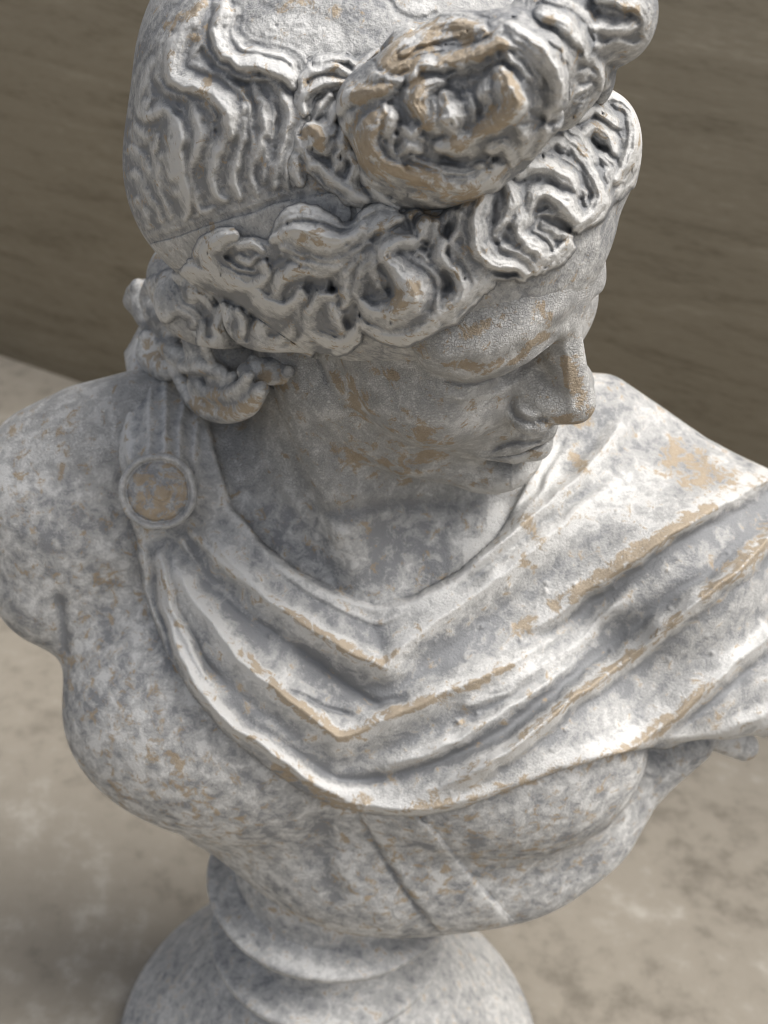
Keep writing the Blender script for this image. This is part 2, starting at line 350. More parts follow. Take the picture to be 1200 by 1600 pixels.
FR = [ # fringe, left to right
 ([(432, 372), (460, 366), (495, 376), (530, 382), (556, 370), (572, 350)], [8, 22, 24, 20, 12, 6], 0.55),
 ([(446, 384), (470, 396), (505, 405), (538, 402), (562, 388), (578, 380)], [9, 9, 9, 9, 8, 5], 0.62),
 ([(366, 368), (342, 376), (326, 396), (336, 418), (356, 434), (380, 443), (402, 441), (415, 428), (411, 413)], [6, 10, 12, 12, 12, 12, 11, 9, 6], 0.6),
 ([(372, 400), (388, 408), (398, 400)], [5, 7, 4], 0.35), ([(372, 385), (392, 382), (410, 392)], [5, 6, 4], 0.35),
 ([(296, 428), (318, 430), (340, 440), (365, 446), (392, 458), (416, 476), (440, 484), (458, 474), (468, 456)], [12, 14, 11, 9, 11, 13, 14, 12, 8], 0.5),
 ([(430, 462), (438, 438), (458, 422), (484, 422), (506, 426), (528, 415)], [8, 11, 13, 10, 7, 5], 0.52),
 ([(300, 430), (306, 452), (322, 466), (334, 488), (340, 510)], [10, 12, 9, 5, 3], 0.45),
 ([(352, 488), (346, 515), (349, 540), (366, 556), (390, 558), (404, 552)], [14, 18, 20, 17, 14, 8], 0.5),
 ([(372, 490), (376, 515), (370, 540)], [8, 9, 6], 0.58),
 ([(399, 506), (400, 530), (416, 547), (440, 551), (464, 545), (480, 526), (480, 500)], [7, 10, 12, 13, 12, 10, 6], 0.5),
 ([(406, 512), (416, 530), (436, 536), (452, 522), (460, 494)], [8, 10, 11, 9, 4], 0.55),
 ([(474, 462), (470, 490), (474, 522)], [7, 8, 6], 0.45),
 ([(522, 462), (497, 468), (485, 488), (487, 512), (503, 529), (526, 536), (546, 527), (556, 506)], [7, 9, 9, 9, 9, 9, 8, 6], 0.6),
 ([(520, 482), (528, 500), (536, 515)], [11, 13, 9], 0.38),
 ([(505, 445), (498, 460), (508, 478)], [9, 9, 6], 0.35),
 ([(578, 396), (554, 407), (539, 424), (537, 445), (542, 466), (536, 478)], [7, 8, 8, 8, 8, 5], 0.62),
 ([(598, 395), (576, 412), (560, 436), (558, 460), (572, 478)], [10, 14, 14, 11, 7], 0.25), ([(570, 408), (556, 424), (548, 446)], [4, 5, 4], 0.6),
 ([(640, 378), (612, 384), (603, 400), (622, 424), (644, 450), (640, 474), (612, 491), (580, 488), (566, 474)], [10, 14, 17, 20, 28, 28, 23, 15, 8], 0.6),
 ([(608, 388), (600, 404), (614, 424), (629, 444), (627, 462), (610, 480)], [5, 6, 6, 6, 6, 5], 0.85),
 ([(690, 376), (684, 400), (700, 420), (716, 436), (716, 456), (698, 474), (672, 490), (640, 502)], [8, 12, 14, 14, 14, 14, 14, 8], 0.5),
 ([(712, 384), (728, 405), (739, 428), (738, 450), (722, 470), (700, 487), (670, 502)], [7, 9, 9, 9, 9, 10, 8], 0.5),
 ([(734, 396), (748, 418), (755, 440), (750, 456)], [7, 8, 8, 6], 0.42),
 ([(723, 336), (718, 362), (708, 380), (714, 404)], [9, 9, 8, 6], 0.45), ([(661, 346), (658, 370), (640, 384)], [9, 10, 7], 0.4),
 ([(679, 348), (676, 370), (664, 384)], [7, 7, 5], 0.36), ([(641, 336), (645, 358), (648, 366)], [3.5, 3, 2], 0.6),
 ([(620, 340), (590, 348), (570, 362), (562, 384)], [9, 13, 12, 8], 0.35), ([(650, 396), (664, 412), (672, 432)], [7, 8, 6], 0.35), ([(632, 396), (642, 404), (648, 398)], [5, 6, 4], 0.6),
 ([(762, 300), (753, 330), (749, 360), (754, 388), (772, 407), (800, 412), (822, 424)], [12, 16, 17, 17, 15, 12, 8], 0.55),
 ([(788, 276), (802, 300), (804, 322), (790, 348), (772, 366)], [8, 13, 14, 13, 8], 0.62), ([(764, 306), (762, 330)], [6, 5], 0.85),
 ([(824, 334), (830, 306), (848, 294), (870, 302), (888, 318), (902, 338)], [7, 12, 14, 16, 18, 12], 0.62),
 ([(812, 272), (836, 260), (864, 264), (890, 284), (902, 303)], [9, 14, 16, 16, 8], 0.7),
 ([(880, 214), (901, 237), (918, 264), (930, 288), (934, 312), (921, 334), (898, 354)], [9, 10, 10, 10, 10, 9, 6], 0.6),
 ([(848, 352), (868, 364), (888, 370)], [7, 9, 6], 0.4), ([(838, 336), (856, 330), (876, 338), (892, 350)], [4, 6, 6, 4], 0.62),
 ([(812, 318), (818, 340), (808, 362), (822, 378), (842, 386), (848, 404), (838, 420)], [8, 12, 13, 13, 12, 10, 6], 0.6),
 ([(782, 384), (806, 392), (826, 402), (834, 424)], [8, 10, 10, 6], 0.5), ([(852, 408), (870, 396), (888, 380)], [7, 8, 6], 0.42),
 ([(842, 236), (868, 222), (884, 232)], [10, 12, 8], 0.6), ([(806, 250), (826, 238), (846, 234)], [8, 9, 6], 0.55),
 ([(905, 180), (925, 166), (946, 176), (962, 192)], [9, 11, 11, 8], 0.6), ([(912, 206), (930, 196), (952, 212), (962, 236)], [8, 10, 10, 8], 0.5),
 ([(930, 160), (960, 150), (984, 172), (994, 204), (984, 240), (964, 276)], [8, 12, 12, 12, 11, 8], 0.55), ([(940, 240), (952, 262), (946, 300)], [8, 8, 5], 0.4),
 ([(880, 190), (892, 200), (908, 222), (930, 250)], [7, 8, 8, 6], 0.5),
]
FR_GROOVES = [([(518, 392), (534, 387), (548, 376)], 3, .2), ([(592, 412), (604, 436), (610, 458)], 10, .5), ([(692, 420), (699, 444), (701, 460)], 7, .48), ([(660, 372), (664, 384)], 5, .4), ([(700, 350), (698, 368)], 5, .5), ([(636, 352), (660, 336)], 6, .4), ([(474, 440), (500, 444), (522, 446)], 8, .5),
 ([(346, 462), (372, 462), (396, 478)], 9, .5), ([(322, 490), (328, 510), (330, 528)], 6, .5), ([(390, 486), (396, 500)], 6, .5), ([(492, 545), (520, 548)], 6, .5), ([(296, 444), (304, 452)], 5, .4), ([(350, 400), (366, 396)], 6, .4), ([(836, 300), (848, 284), (874, 290), (894, 312)], 3, .2), ([(862, 338), (882, 350), (896, 362)], 5, .5), ([(796, 350), (806, 376), (820, 386)], 5, .48), ([(768, 420), (790, 428), (812, 432)], 5, .6), ([(918, 214), (930, 222), (946, 240)], 5, .5),
 ([(772, 314), (776, 334)], 3, .15), ([(864, 228), (872, 236), (874, 244)], 5, .3), ([(540, 496), (552, 510)], 8, .48), ([(520, 448), (524, 458)], 6, .6), ([(760, 420), (800, 432)], 5, .2), ([(520, 448), (522, 456)], 4, .3)]
KNOT = [
 ([(598, 100), (628, 68), (668, 50), (710, 43), (752, 48)], [10, 16, 17, 16, 10], 0.12), ([(640, 120), (654, 100), (690, 97), (722, 90), (756, 77), (790, 66), (822, 78)], [9, 12, 13, 13, 13, 13, 8], 0.15),
 ([(690, 128), (664, 138), (654, 154), (660, 176), (664, 192)], [8, 12, 14, 11, 7], 0.12), ([(700, 160), (706, 182), (712, 204)], [17, 23, 14], 0.05),
 ([(782, 112), (790, 138), (798, 164), (780, 186), (748, 206), (716, 222), (690, 226)], [12, 24, 24, 17, 15, 15, 9], 0.2),
 ([(800, 48), (836, 78), (860, 112), (866, 150), (856, 178)], [16, 22, 22, 18, 10], 0.05), ([(860, 72), (884, 112), (888, 146), (876, 168)], [8, 10, 10, 6], 0.0),
 ([(764, 232), (785, 222), (800, 238), (800, 256)], [8, 10, 10, 6], 0.25), ([(806, 188), (824, 210), (820, 236)], [12, 17, 12], 0.05),
 ([(778, 256), (766, 280), (740, 294), (705, 291), (678, 284), (655, 278)], [10, 14, 15, 15, 14, 10], 0.15),
 ([(590, 172), (575, 195), (567, 220), (575, 245), (598, 265), (628, 278), (655, 288)], [12, 20, 21, 20, 18, 15, 10], 0.2), ([(606, 186), (602, 206)], [14, 12], 0.2),
 ([(534, 168), (546, 153), (575, 148), (606, 138)], [10, 13, 13, 9], 0.2), ([(562, 136), (588, 122), (620, 128)], [8, 11, 9], 0.12), ([(600, 112), (622, 100), (640, 90)], [8, 10, 7], 0.1),
 ([(620, 238), (640, 226), (655, 232)], [10, 12, 8], 0.05), ([(640, 268), (674, 282), (704, 302), (738, 308)], [12, 14, 13, 8], 0.1), ([(618, 298), (655, 310), (698, 324), (726, 318)], [9, 11, 10, 6], 0.05), ([(610, 318), (648, 332), (690, 337)], [8, 8, 6], 0.0),
 ([(770, 60), (785, 45), (800, 55)], [8, 9, 6], 0.1), ([(650, 205), (640, 215), (630, 205)], [8, 9, 8], 0.05), ([(752, 262), (758, 276)], [8, 8], 0.1)]
KNOT += [([(850, 20), (880, 32), (905, 60), (918, 92)], [12, 16, 16, 10], 0.12), ([(846, 48), (870, 60), (890, 88), (900, 108)], [10, 13, 14, 8], 0.14), ([(856, 30), (872, 24), (880, 40)], [7, 8, 6], 0.25),
 ([(896, 96), (918, 94), (936, 106), (942, 134)], [8, 10, 10, 7], 0.1), ([(894, 124), (914, 116), (930, 118)], [8, 9, 6], 0.12), ([(896, 144), (912, 138), (922, 130)], [6, 6, 4], 0.12),
 ([(940, -10), (985, -4), (1010, 20), (1010, 52)], [14, 20, 18, 12], 0.12), ([(938, 40), (962, 44), (985, 40), (1004, 22)], [14, 17, 16, 8], 0.12), ([(934, 60), (958, 52), (980, 56)], [6, 6, 4], 0.05),
 ([(936, 76), (962, 70), (988, 80), (1008, 62)], [10, 13, 12, 8], 0.15), ([(940, 92), (966, 94), (986, 90)], [7, 8, 6], 0.05), ([(918, 22), (926, 36), (934, 52)], [6, 7, 5], .1)]
KNOT += [([(574, 188), (564, 216), (574, 244), (600, 264)], [5, 7, 7, 4], .42), ([(588, 200), (582, 224), (596, 248), (630, 268), (668, 282)], [5, 7, 7, 7, 4], .45), ([(612, 214), (606, 236), (626, 258)], [5, 7, 4], .35), ([(640, 262), (680, 276), (712, 294)], [5, 7, 4], .4), ([(636, 288), (668, 300), (706, 312)], [4, 6, 4], .35),
 ([(616, 78), (652, 56), (700, 44)], [4, 6, 4], .5), ([(628, 84), (664, 64), (712, 52)], [4, 5, 4], .5), ([(800, 70), (828, 98), (842, 132)], [5, 7, 5], .35), ([(820, 62), (848, 96), (858, 134)], [5, 7, 5], .35), ([(790, 84), (812, 108), (822, 140)], [5, 7, 5], .2), ([(700, 282), (736, 282), (764, 266)], [4, 6, 4], .4)]
KNOT_GROOVES = [([(672, 72), (700, 72), (735, 66), (748, 58)], 4, .2), ([(686, 118), (735, 113), (762, 98), (792, 90)], 5, .22), ([(684, 160), (708, 150), (732, 154)], 5, .3), ([(748, 168), (748, 184)], 5, .3),
 ([(684, 246), (706, 250), (736, 244)], 7, .5), ([(768, 242), (780, 250), (786, 258)], 6, .4), ([(824, 136), (832, 168)], 7, .25), ([(551, 190), (572, 174), (596, 162)], 4, .22), ([(620, 300), (650, 300), (690, 314)], 3.5, .15),
 ([(628, 312), (660, 322), (690, 330)], 3, .15), ([(828, 172), (844, 186), (838, 200)], 6, .35), ([(620, 150), (632, 160), (646, 180)], 5, .15), ([(684, 205), (700, 262), (720, 266)], 9, .15)]
SMALL = [ # little curls between crown and knot
 ([(471, 142), (476, 122), (495, 110), (520, 105), (540, 112), (556, 115)], [6, 8, 8, 8, 7, 5], 0.25), ([(474, 176), (474, 152), (485, 136), (506, 127), (538, 128)], [7, 9, 9, 9, 6], 0.3), ([(484, 104), (510, 92), (540, 92), (557, 98)], [5, 6, 6, 4], 0.2),
 ([(516, 148), (500, 170), (492, 188)], [6, 8, 6], 0.15), ([(530, 160), (520, 178), (516, 192)], [8, 10, 7], 0.2), ([(488, 206), (496, 220), (500, 230)], [18, 22, 14], 0.35), ([(474, 216), (480, 240), (496, 262), (518, 278), (542, 296), (572, 312)], [7, 9, 10, 11, 11, 8], 0.4), ([(512, 240), (520, 222)], [6, 5], 0.55),
 ([(464, 240), (458, 262), (468, 286)], [9, 11, 8], 0.1), ([(540, 200), (534, 230), (526, 262)], [12, 15, 11], 0.2), ([(560, 260), (548, 284), (560, 302)], [10, 12, 9], 0.25), ([(580, 285), (596, 306), (618, 320)], [10, 13, 9], 0.3), ([(556, 118), (566, 100), (590, 80)], [6, 8, 5], 0.2), ([(548, 240), (556, 262)], [9, 8], .25)]
SIDE = [
 ([(216, 448), (212, 470), (222, 492)], [9, 14, 9], 0.1), ([(236, 446), (232, 468), (240, 488)], [9, 11, 8], 0.25), ([(246, 446), (252, 466), (274, 480), (298, 497), (316, 522)], [8, 10, 11, 11, 8], 0.45), ([(262, 440), (268, 452)], [14, 12], 0.4),
 ([(284, 430), (290, 440)], [11, 9], 0.45), ([(304, 452), (300, 470)], [14, 10], 0.3), ([(256, 494), (262, 510), (282, 515)], [14, 17, 10], 0.1), ([(230, 528), (234, 550), (252, 572), (276, 578)], [10, 16, 17, 10], 0.3), ([(262, 540), (278, 556), (300, 560)], [12, 14, 10], 0.15),
 ([(288, 572), (320, 572), (348, 582)], [9, 11, 8], 0.25), ([(282, 594), (300, 616), (324, 634), (355, 641), (386, 632), (408, 608)], [8, 13, 15, 15, 14, 9], 0.3), ([(308, 596), (324, 612), (350, 618), (376, 608), (390, 586)], [7, 10, 11, 10, 6], 0.35), ([(330, 592), (350, 598), (366, 588)], [7, 9, 6], 0.3),
 ([(320, 530), (322, 550), (330, 562)], [6, 7, 5], 0.3), ([(396, 562), (410, 588), (436, 599), (464, 607), (486, 624)], [6, 8, 8, 7, 4], 0.35), ([(420, 575), (440, 585), (452, 580)], [9, 9, 7], 0.1)]
# ---------------------------------------------------------------- figure
def hell(s, c, r, k=1.0, sub=False):
    s.ell(H(*c), r, k, sub, HM)
    if abs(c[1]) > 0.3: s.ell(H(c[0], -c[1], c[2]), r, k, sub, HM)
def hchain(s, pts, rad, k=1.0, sub=False, far=1.0):
    s.chain([H(*p) for p in pts], rad, k, sub)
    if max(abs(p[1]) for p in pts) > 0.3: s.chain([H(p[0], -p[1] * far, p[2]) for p in pts], rad, k, sub)
def torso_shape(s, g=0.0):
    s.ell((0, 1, 36), (17 + g, 10 + g, 15.5 + g))
    for q in (-1, 1):
        s.chain([(q * 6, 1.5, 49), (q * 12, 1.5, 48.5), (q * 16.6, 1, 46.4)], [4 + g, 4.6 + g, 5.0 + g], 4)
        s.chain([(q * 16.4, 0.5, 46.4), (q * 17.2, -0.5, 43)], [5.0 + g, 4.3 + g], 2)
        s.ell((q * 8, -5, 37), (8.5 + g, 5.5 + g, 7 + g), 3)
    s.ell((2, -4, 27), (8 + g, 5 + g, 6 + g), 3)
    s.ell((7.5, -2.5, 28.3), (10 + g, 6.3 + g, 6.5 + g), 2)
def hz(px, py, y): r = ray(px, py); return C + r * ((y - C[1]) / r[1])
fig = Sculpt(); torso_shape(fig)
fig.half((0, -0.25, -1), -20.5, 0.6)
fig.chain([hz(1075, 1158, -1.2), hz(985, 1222, -2), hz(930, 1270, -3.5)], [1.5, 1.9, 2.3], 3)
fig.chain([hz(215, 676, 2), hz(150, 694, 1.5), hz(85, 732, 1)], [3.2, 3.2, 3.2], 3)
fig.half((0.626, 0, -0.78), -11.4, 2.0)
n_torso = len(fig.ops)
fig.chain([(0.3, 2.6, 46.5), tuple(H(-3.4, 0, -4))], [6.6, 5.3], 3.0)
fig.chain([(0.5, -5.5, 47.5), tuple(H(-2.2, 4.6, -4))], [1.0, 1.5], 2.0)
n_head = len(fig.ops)
hell(fig, (-1, 0, 4.5), (9.6, 7.3, 8.2), 2)
hell(fig, (3.2, 0, 4.4), (5.7, 5.2, 5.3), 2)
hell(fig, (3.2, 0, -2.5), (5.9, 5.7, 6.8), 2)
hchain(fig, [(1.2, 4.8, -5.4), (4.5, 3.4, -7.9), (6.8, 1.2, -9.2)], [1.8, 1.6, 1.5], 1.5)
hell(fig, (7.8, 0, -9.0), (1.8, 2.2, 1.6), 1.0)
hell(fig, (5.2, 3.9, -1.8), (2.9, 2.5, 2.9), 1.5)
hchain(fig, [(8.1, 0.3, 3.5), (8.1, 2.6, 2.95), (7.5, 3.9, 2.3), (6.5, 5.0, 2.75)], [0.95, 1.05, 1.0, 0.8], 0.6, False, 0.8)
hell(fig, (9.0, 2.35, 0.8), (1.7, 1.8, 1.15), 0.35, True)
for q_ in ([(685, 562, 5.45), (712, 572, 5.0), (742, 575, 4.5), (778, 566, 3.85), (812, 548, 3.05), (850, 524, 1.6), (872, 510, 0.75)],):
    fig.chain([hb(*p) for p in q_], [0.3, 0.42, 0.5, 0.52, 0.5, 0.42, 0.25], 0.7)
fig.chain([hb(668, 518, 5.55), hb(700, 530, 5.3), hb(745, 526, 4.5), hb(800, 502, 3.2), hb(850, 474, 1.55)], [0.6, 0.75, 0.8, 0.75, 0.45], 1.8)
hell(fig, (9.1, 1.75, 1.3), (1.2, 0.95, 1.3), 0.5, True)
hell(fig, (6.5, 3.3, 0.2), (1.6, 1.7, 1.5), 0.3)
hchain(fig, [(8.1, 0, 4.0), (9.0, 0, 2.0), (10.4, 0, -1.3)], [1.15, 0.82, 0.85], 0.8)
hell(fig, (10.5, 0, -1.65), (1.0, 0.95, 0.92), 0.5)
hell(fig, (9.4, 0.8, -1.7), (1.2, 1.0, 1.3), 0.7)
hell(fig, (9.25, 1.5, -2.3), (1.25, 0.85, 0.9), 0.25)
hell(fig, (6.9, 0, -5.2), (2.5, 2.9, 2.7), 1.2)
hchain(fig, [(9.35, 0, -4.9), (9.0, 1.2, -5.15), (8.1, 2.5, -5.6)], [0.65, 0.6, 0.35], 0.4)
hchain(fig, [(9.3, 0, -6.3), (8.9, 1.1, -6.25), (8.1, 2.2, -5.9)], [0.72, 0.6, 0.3], 0.45)
hchain(fig, [(9.6, 0, -5.5), (9.2, 1.2, -5.68), (8.4, 2.6, -5.75)], [0.2, 0.2, 0.15], 0.25, True)
fig.chain([hz(1105, 1135, 0), hz(1162, 1166, 0.4)], [1.3, 0.9], 0.6)
hell(fig, (8.2, 0, -7.5), (0.8, 1.6, 0.5), 0.6, True)
hell(fig, (9.2, 0.8, -3.1), (0.6, 0.45, 0.45), 0.3, True)
fig_head = fig.ops[n_head:]
# ---------------------------------------------------------------- hair volumes
hr = Sculpt()
hell(hr, (-2.9, 0, 4.2), (11.3, 8.6, 9.4), 2)
hell(hr, (2.2, 0, 5.6), (7.0, 6.2, 6.0), 2)
hell(hr, (-7.5, 3.0, 0.5), (5.5, 5.2, 5.0), 2)
kn = Sculpt()
def camell(s, px, py, b, rx, ry, rz, k=0.6):
    """ellipsoid at a pixel, b cm to the near side of the head, radii in pixels across, up, and cm deep"""
    c = hb(px, py, b); d = proj(c)[2]; s.ell(c, (rx * d / F_PX, ry * d / F_PX, rz), k, False, np.stack([RT, UP, FW]))
camell(kn, 700, 185, 3.0, 150, 132, 3.9)
camell(kn, 790, 130, 2.4, 90, 105, 3.0, 1.0)
camell(kn, 640, 280, 4.0, 80, 50, 2.5, 1.0)
camell(kn, 575, 170, 4.2, 50, 50, 2.0, 1.0)
camell(kn, 885, 80, -0.3, 50, 55, 2.2, .3)
camell(kn, 915, 130, -0.8, 28, 30, 1.6, .2)
camell(kn, 975, 30, -3.2, 50, 62, 2.2, .3)
camell(kn, 965, 78, -3.2, 32, 18, 1.5, .2)
camell(kn, 925, 20, -2, 70, 80, 2.2, .5)
camell(kn, 850, 60, 0.5, 60, 90, 2.5, .6)
camell(kn, 880, 150, 0.0, 40, 50, 1.8, .6)
camell(kn, 940, 120, -3.0, 20, 40, 1.5, .3)
def camtube(s, pts, rad, b, k=0.12, f=1.0):
    P = []; b = np.linspace(b[0], b[1], len(pts)) if isinstance(b, tuple) else np.full(len(pts), b)
    for (x, y), r, bb in zip(pts, rad, b):
        c = hb(x, y, bb); P.append((*c, r * f * proj(c)[2] / F_PX))
    P = np.array(P); q = spline(np.c_[np.cumsum(np.r_[0, np.linalg.norm(np.diff(P[:, :3], axis=0), axis=1)]) * 0, np.zeros(len(P)), P][:, 2:], 0.5)
    s.chain(q[:, :3], q[:, 3], k)
fr = Sculpt()                                   # the side away from the viewer
camell(hr, 945, 235, -4.0, 55, 85, 2.5, 0.8)
camell(hr, 910, 290, -2.0, 38, 70, 2.0, 0.8)
camell(hr, 350, 470, 5.4, 110, 75, 2.2, 1.2)
camell(hr, 300, 440, 4.6, 70, 70, 3.0, 1.2)
camell(hr, 420, 500, 6.2, 70, 50, 1.6, 1.2)
sdc = Sculpt()
for px, py, b, rx, ry, rz in [(262, 480, 4.8, 40, 42, 1.6), (262, 545, 6.0, 30, 36, 1.8), (350, 600, 6.6, 58, 40, 1.2), (335, 530, 6.0, 50, 60, 1.6), (420, 580, 6.8, 50, 22, 0.8), (368, 552, 6.0, 52, 46, 1.1), (230, 474, 4.5, 26, 38, 1.4), (250, 505, 4.8, 30, 40, 1.4)]:
    camell(sdc, px, py, b, rx, ry, rz, 0.5)
SIDE_B = [4.6, 5.2, (6.2, 7.6), 6.8, 7.2, 7.2, 6.2, (6.6, 7.4), 7.0, 7.6, (7.6, 8.2), (7.8, 8.2), 7.6, 7.6, (6.9, 5.6), 6.6]
for (pts, hw, z), b in zip(SIDE, SIDE_B): camtube(sdc, pts, np.interp(np.linspace(0, 1, len(pts)), np.linspace(0, 1, len(hw)), hw), b, 0.25, 1.4)
for pts, hw, z in [k_ for k_ in KNOT if k_[2] >= 0.0]:
    q = np.array(pts); bb = 4.6 - 0.0055 * (np.hypot((q[:, 0].mean() - 700), (q[:, 1].mean() - 185)))
    camtube(kn, pts, np.interp(np.linspace(0, 1, len(pts)), np.linspace(0, 1, len(hw)), hw), 0, 0.25) if False else None
for pts, r in [([(548, 150), (572, 118), (612, 84), (655, 54), (705, 40), (752, 42)], 20), ([(770, 40), (815, 52), (852, 82), (872, 118), (872, 158)], 20), ([(855, 185), (836, 214), (816, 240)], 20), ([(785, 268), (764, 292), (722, 312), (680, 318)], 22), ([(668, 322), (632, 316), (598, 296), (572, 266)], 22), ([(556, 240), (548, 208), (545, 176)], 20)]:
    q_ = spline(pts, 26.0); camtube(kn, q_, r * (0.95 + 0.35 * np.sin(np.arange(len(q_)) * 1.9 + pts[0][0]) + 0.2 * np.cos(np.arange(len(q_)) * 3.1)), 2.5, 0.3)
for pts, hw, b in [([(640, 330), (665, 342), (692, 338)], [9, 12, 8], 3.4), ([(585, 296), (598, 314), (622, 326)], [10, 15, 10], 3.6), ([(752, 304), (772, 292), (784, 270)], [10, 15, 10], 2.6), ([(806, 256), (822, 240), (832, 216)], [9, 14, 10], 2.0), ([(540, 190), (546, 214), (556, 240)], [9, 14, 10], 4.2), ([(856, 176), (872, 168), (884, 150)], [9, 13, 9], 1.2)]:
    camtube(kn, pts, hw, b, 0.15)
# ---------------------------------------------------------------- canvases
def pits(c, seed, n=45):
    r = np.random.default_rng(seed); y, x = np.where(c.id > 0)
    for i in r.integers(0, len(x), n):
        q = r.uniform(2, 5); c.bump(x[i] - OX, y[i] - OY, q * 1.7, r.uniform(.0, .06)); c.bump(x[i] - OX, y[i] - OY, q, -r.uniform(.03, .14))
def hair_canvas(locks, grooves, base, stri=0.06, blurs=1.0, seed=1, asp=1.0, wide=1.1, rim=0.08):
    c = Canvas(base)
    for pts, hw, z in locks: lock_bundle(c, pts, np.array(hw) * wide, base + z, asp, stri, rim)
    for pts, w_, d in grooves: c.groove(pts, w_, d)
    c.z = blur(warp(c.z, 2.0, 14, seed), blurs) + 0.025 * noise2(22, seed + 5) + 0.018 * noise2(7, seed + 6); fill_ids(c, floor=0.0 if stri < .1 else 0.8); pits(c, seed)
    return c
cv_crown = hair_canvas(CROWN, CROWN_GROOVES, 0.0, seed=11, asp=2.1, rim=.18, stri=.1)
cv_knot = hair_canvas(KNOT, KNOT_GROOVES, 0.0, seed=21, asp=1.75, wide=1.3, rim=0.14, stri=.12)
cv_small = hair_canvas(SMALL, [], 0.0, seed=31, asp=1.9, rim=.14)
cv_side = hair_canvas(SIDE, [], 0.0, seed=41)
FR_AREA = [(205, 452), (240, 430), (300, 408), (335, 372), (380, 366), (420, 378), (452, 350), (480, 343), (520, 352), (560, 345), (600, 330), (650, 330), (700, 335), (760, 290), (800, 240), (860, 205), (890, 170), (930, 150), (985, 150), (1010, 210), (990, 290), (938, 330), (898, 362), (884, 392), (850, 418), (824, 432), (764, 420), (752, 460), (706, 496), (664, 512), (620, 508), (566, 496), (556, 520), (528, 540), (500, 532), (480, 545), (440, 562), (400, 560), (372, 570), (340, 560), (325, 520), (290, 500), (240, 500)]
cv_fr = Canvas(); _m = blur(warp(poly_mask(FR_AREA).astype(np.float32), 5.0, 20, 77), 6); cv_fr.z = np.clip(_m * 1.9 - 0.75, 0, 1) ** 0.5 * 0.62
for _p, _h, _z in FR: lock_bundle(cv_fr, _p, np.array(_h) * 1.28, 0.36 + _z * 0.8, 1.8, 0.16, 0.17)
for _p, _w, _d in FR_GROOVES: cv_fr.groove(_p, _w, _d)
cv_fr.z = blur(warp(cv_fr.z, 2.0, 14, 51), 1.0); cv_fr.z += (0.025 * noise2(22, 55) + 0.018 * noise2(7, 56)) * (cv_fr.z > .1); fill_ids(cv_fr); pits(cv_fr, 57, 60)
cv_face = Canvas()
cv_face.fold([(628, 545), (660, 566), (696, 580), (740, 586), (775, 575), (812, 552), (850, 526), (880, 512)], 40, 6, 0.15, (.12, .1))
cv_face.groove([(672, 594), (700, 602), (742, 606), (784, 594), (820, 570), (856, 544), (880, 530)], 11, 0.1)
cv_face.groove([(672, 588), (710, 598), (748, 598), (778, 586)], 6, 0.10)
cv_face.groove([(808, 612), (799, 630), (804, 648), (820, 660), (840, 664)], 5, 0.26); cv_face.fold([(812, 640), (822, 650), (845, 652)], 9, 5, .1)
cv_face.groove([(800, 560), (840, 545), (862, 530), (872, 518)], 16, .22); cv_face.fold([(884, 500), (886, 560), (894, 620), (900, 650)], 10, 14, .12)
cv_face.fold([(772, 717), (800, 713), (835, 704), (850, 699)], 7, 8, .08, (.3, .05)); cv_face.groove([(778, 732), (805, 734), (836, 724)], 8, .14); cv_face.fold([(790, 690), (815, 683), (845, 680)], 7, 5, .05, (.3, .05)); cv_face.bump(800, 752, 22, .12)
cv_face.groove([(836, 657), (858, 655)], 5, 0.3)
cv_face.groove([(764, 706), (782, 695), (806, 689), (832, 690), (850, 684)], 3.2, 0.34)
cv_face.groove([(770, 712), (785, 722), (800, 726)], 7, 0.08)
cv_face.groove([(500, 556), (506, 580), (516, 600)], 5, 0.2)
cv_face.lock([(505, 556), (520, 580), (538, 606), (560, 630), (578, 642)], [6, 10, 16, 16, 8], 0.02, 0.8, rim=0)
cv_face.groove([(470, 812), (530, 800), (600, 790), (700, 788), (790, 786), (830, 770)], 13, .5)
cv_face.groove([(684, 586), (712, 595), (742, 597), (770, 588), (800, 570)], 3.2, .22)
cv_face.fold([(690, 612), (730, 622), (780, 612), (815, 590)], 10, 10, .08)
cv_face.z = blur(warp(cv_face.z, 1.2, 20, 5), 1.0)
# ---------------------------------------------------------------- cloak, strap, torso canvases
CLOAK_AREA = [(225, 500), (192, 556), (184, 640), (186, 720), (200, 800), (214, 842), (220, 900), (238, 962), (262, 1022), (300, 1085), (350, 1145), (408, 1192), (470, 1236), (520, 1258), (580, 1273), (650, 1276), (720, 1263), (800, 1232), (870, 1206), (955, 1180), (1010, 1168), (1100, 1174), (1210, 1148), (1500, 1000), (1500, 500), (840, 500), (846, 640), (838, 690), (836, 724), (815, 772), (778, 838), (720, 890), (650, 928), (585, 938), (520, 918), (460, 888), (405, 842), (362, 790), (340, 720), (326, 650), (330, 500)]
cl = Canvas(); _m = poly_mask(CLOAK_AREA)
cl.z = np.clip(blur(_m.astype(np.float32), 3) * 1.6 - 0.6, 0, 1) ** 0.6 * 0.5
F_ = cl.fold
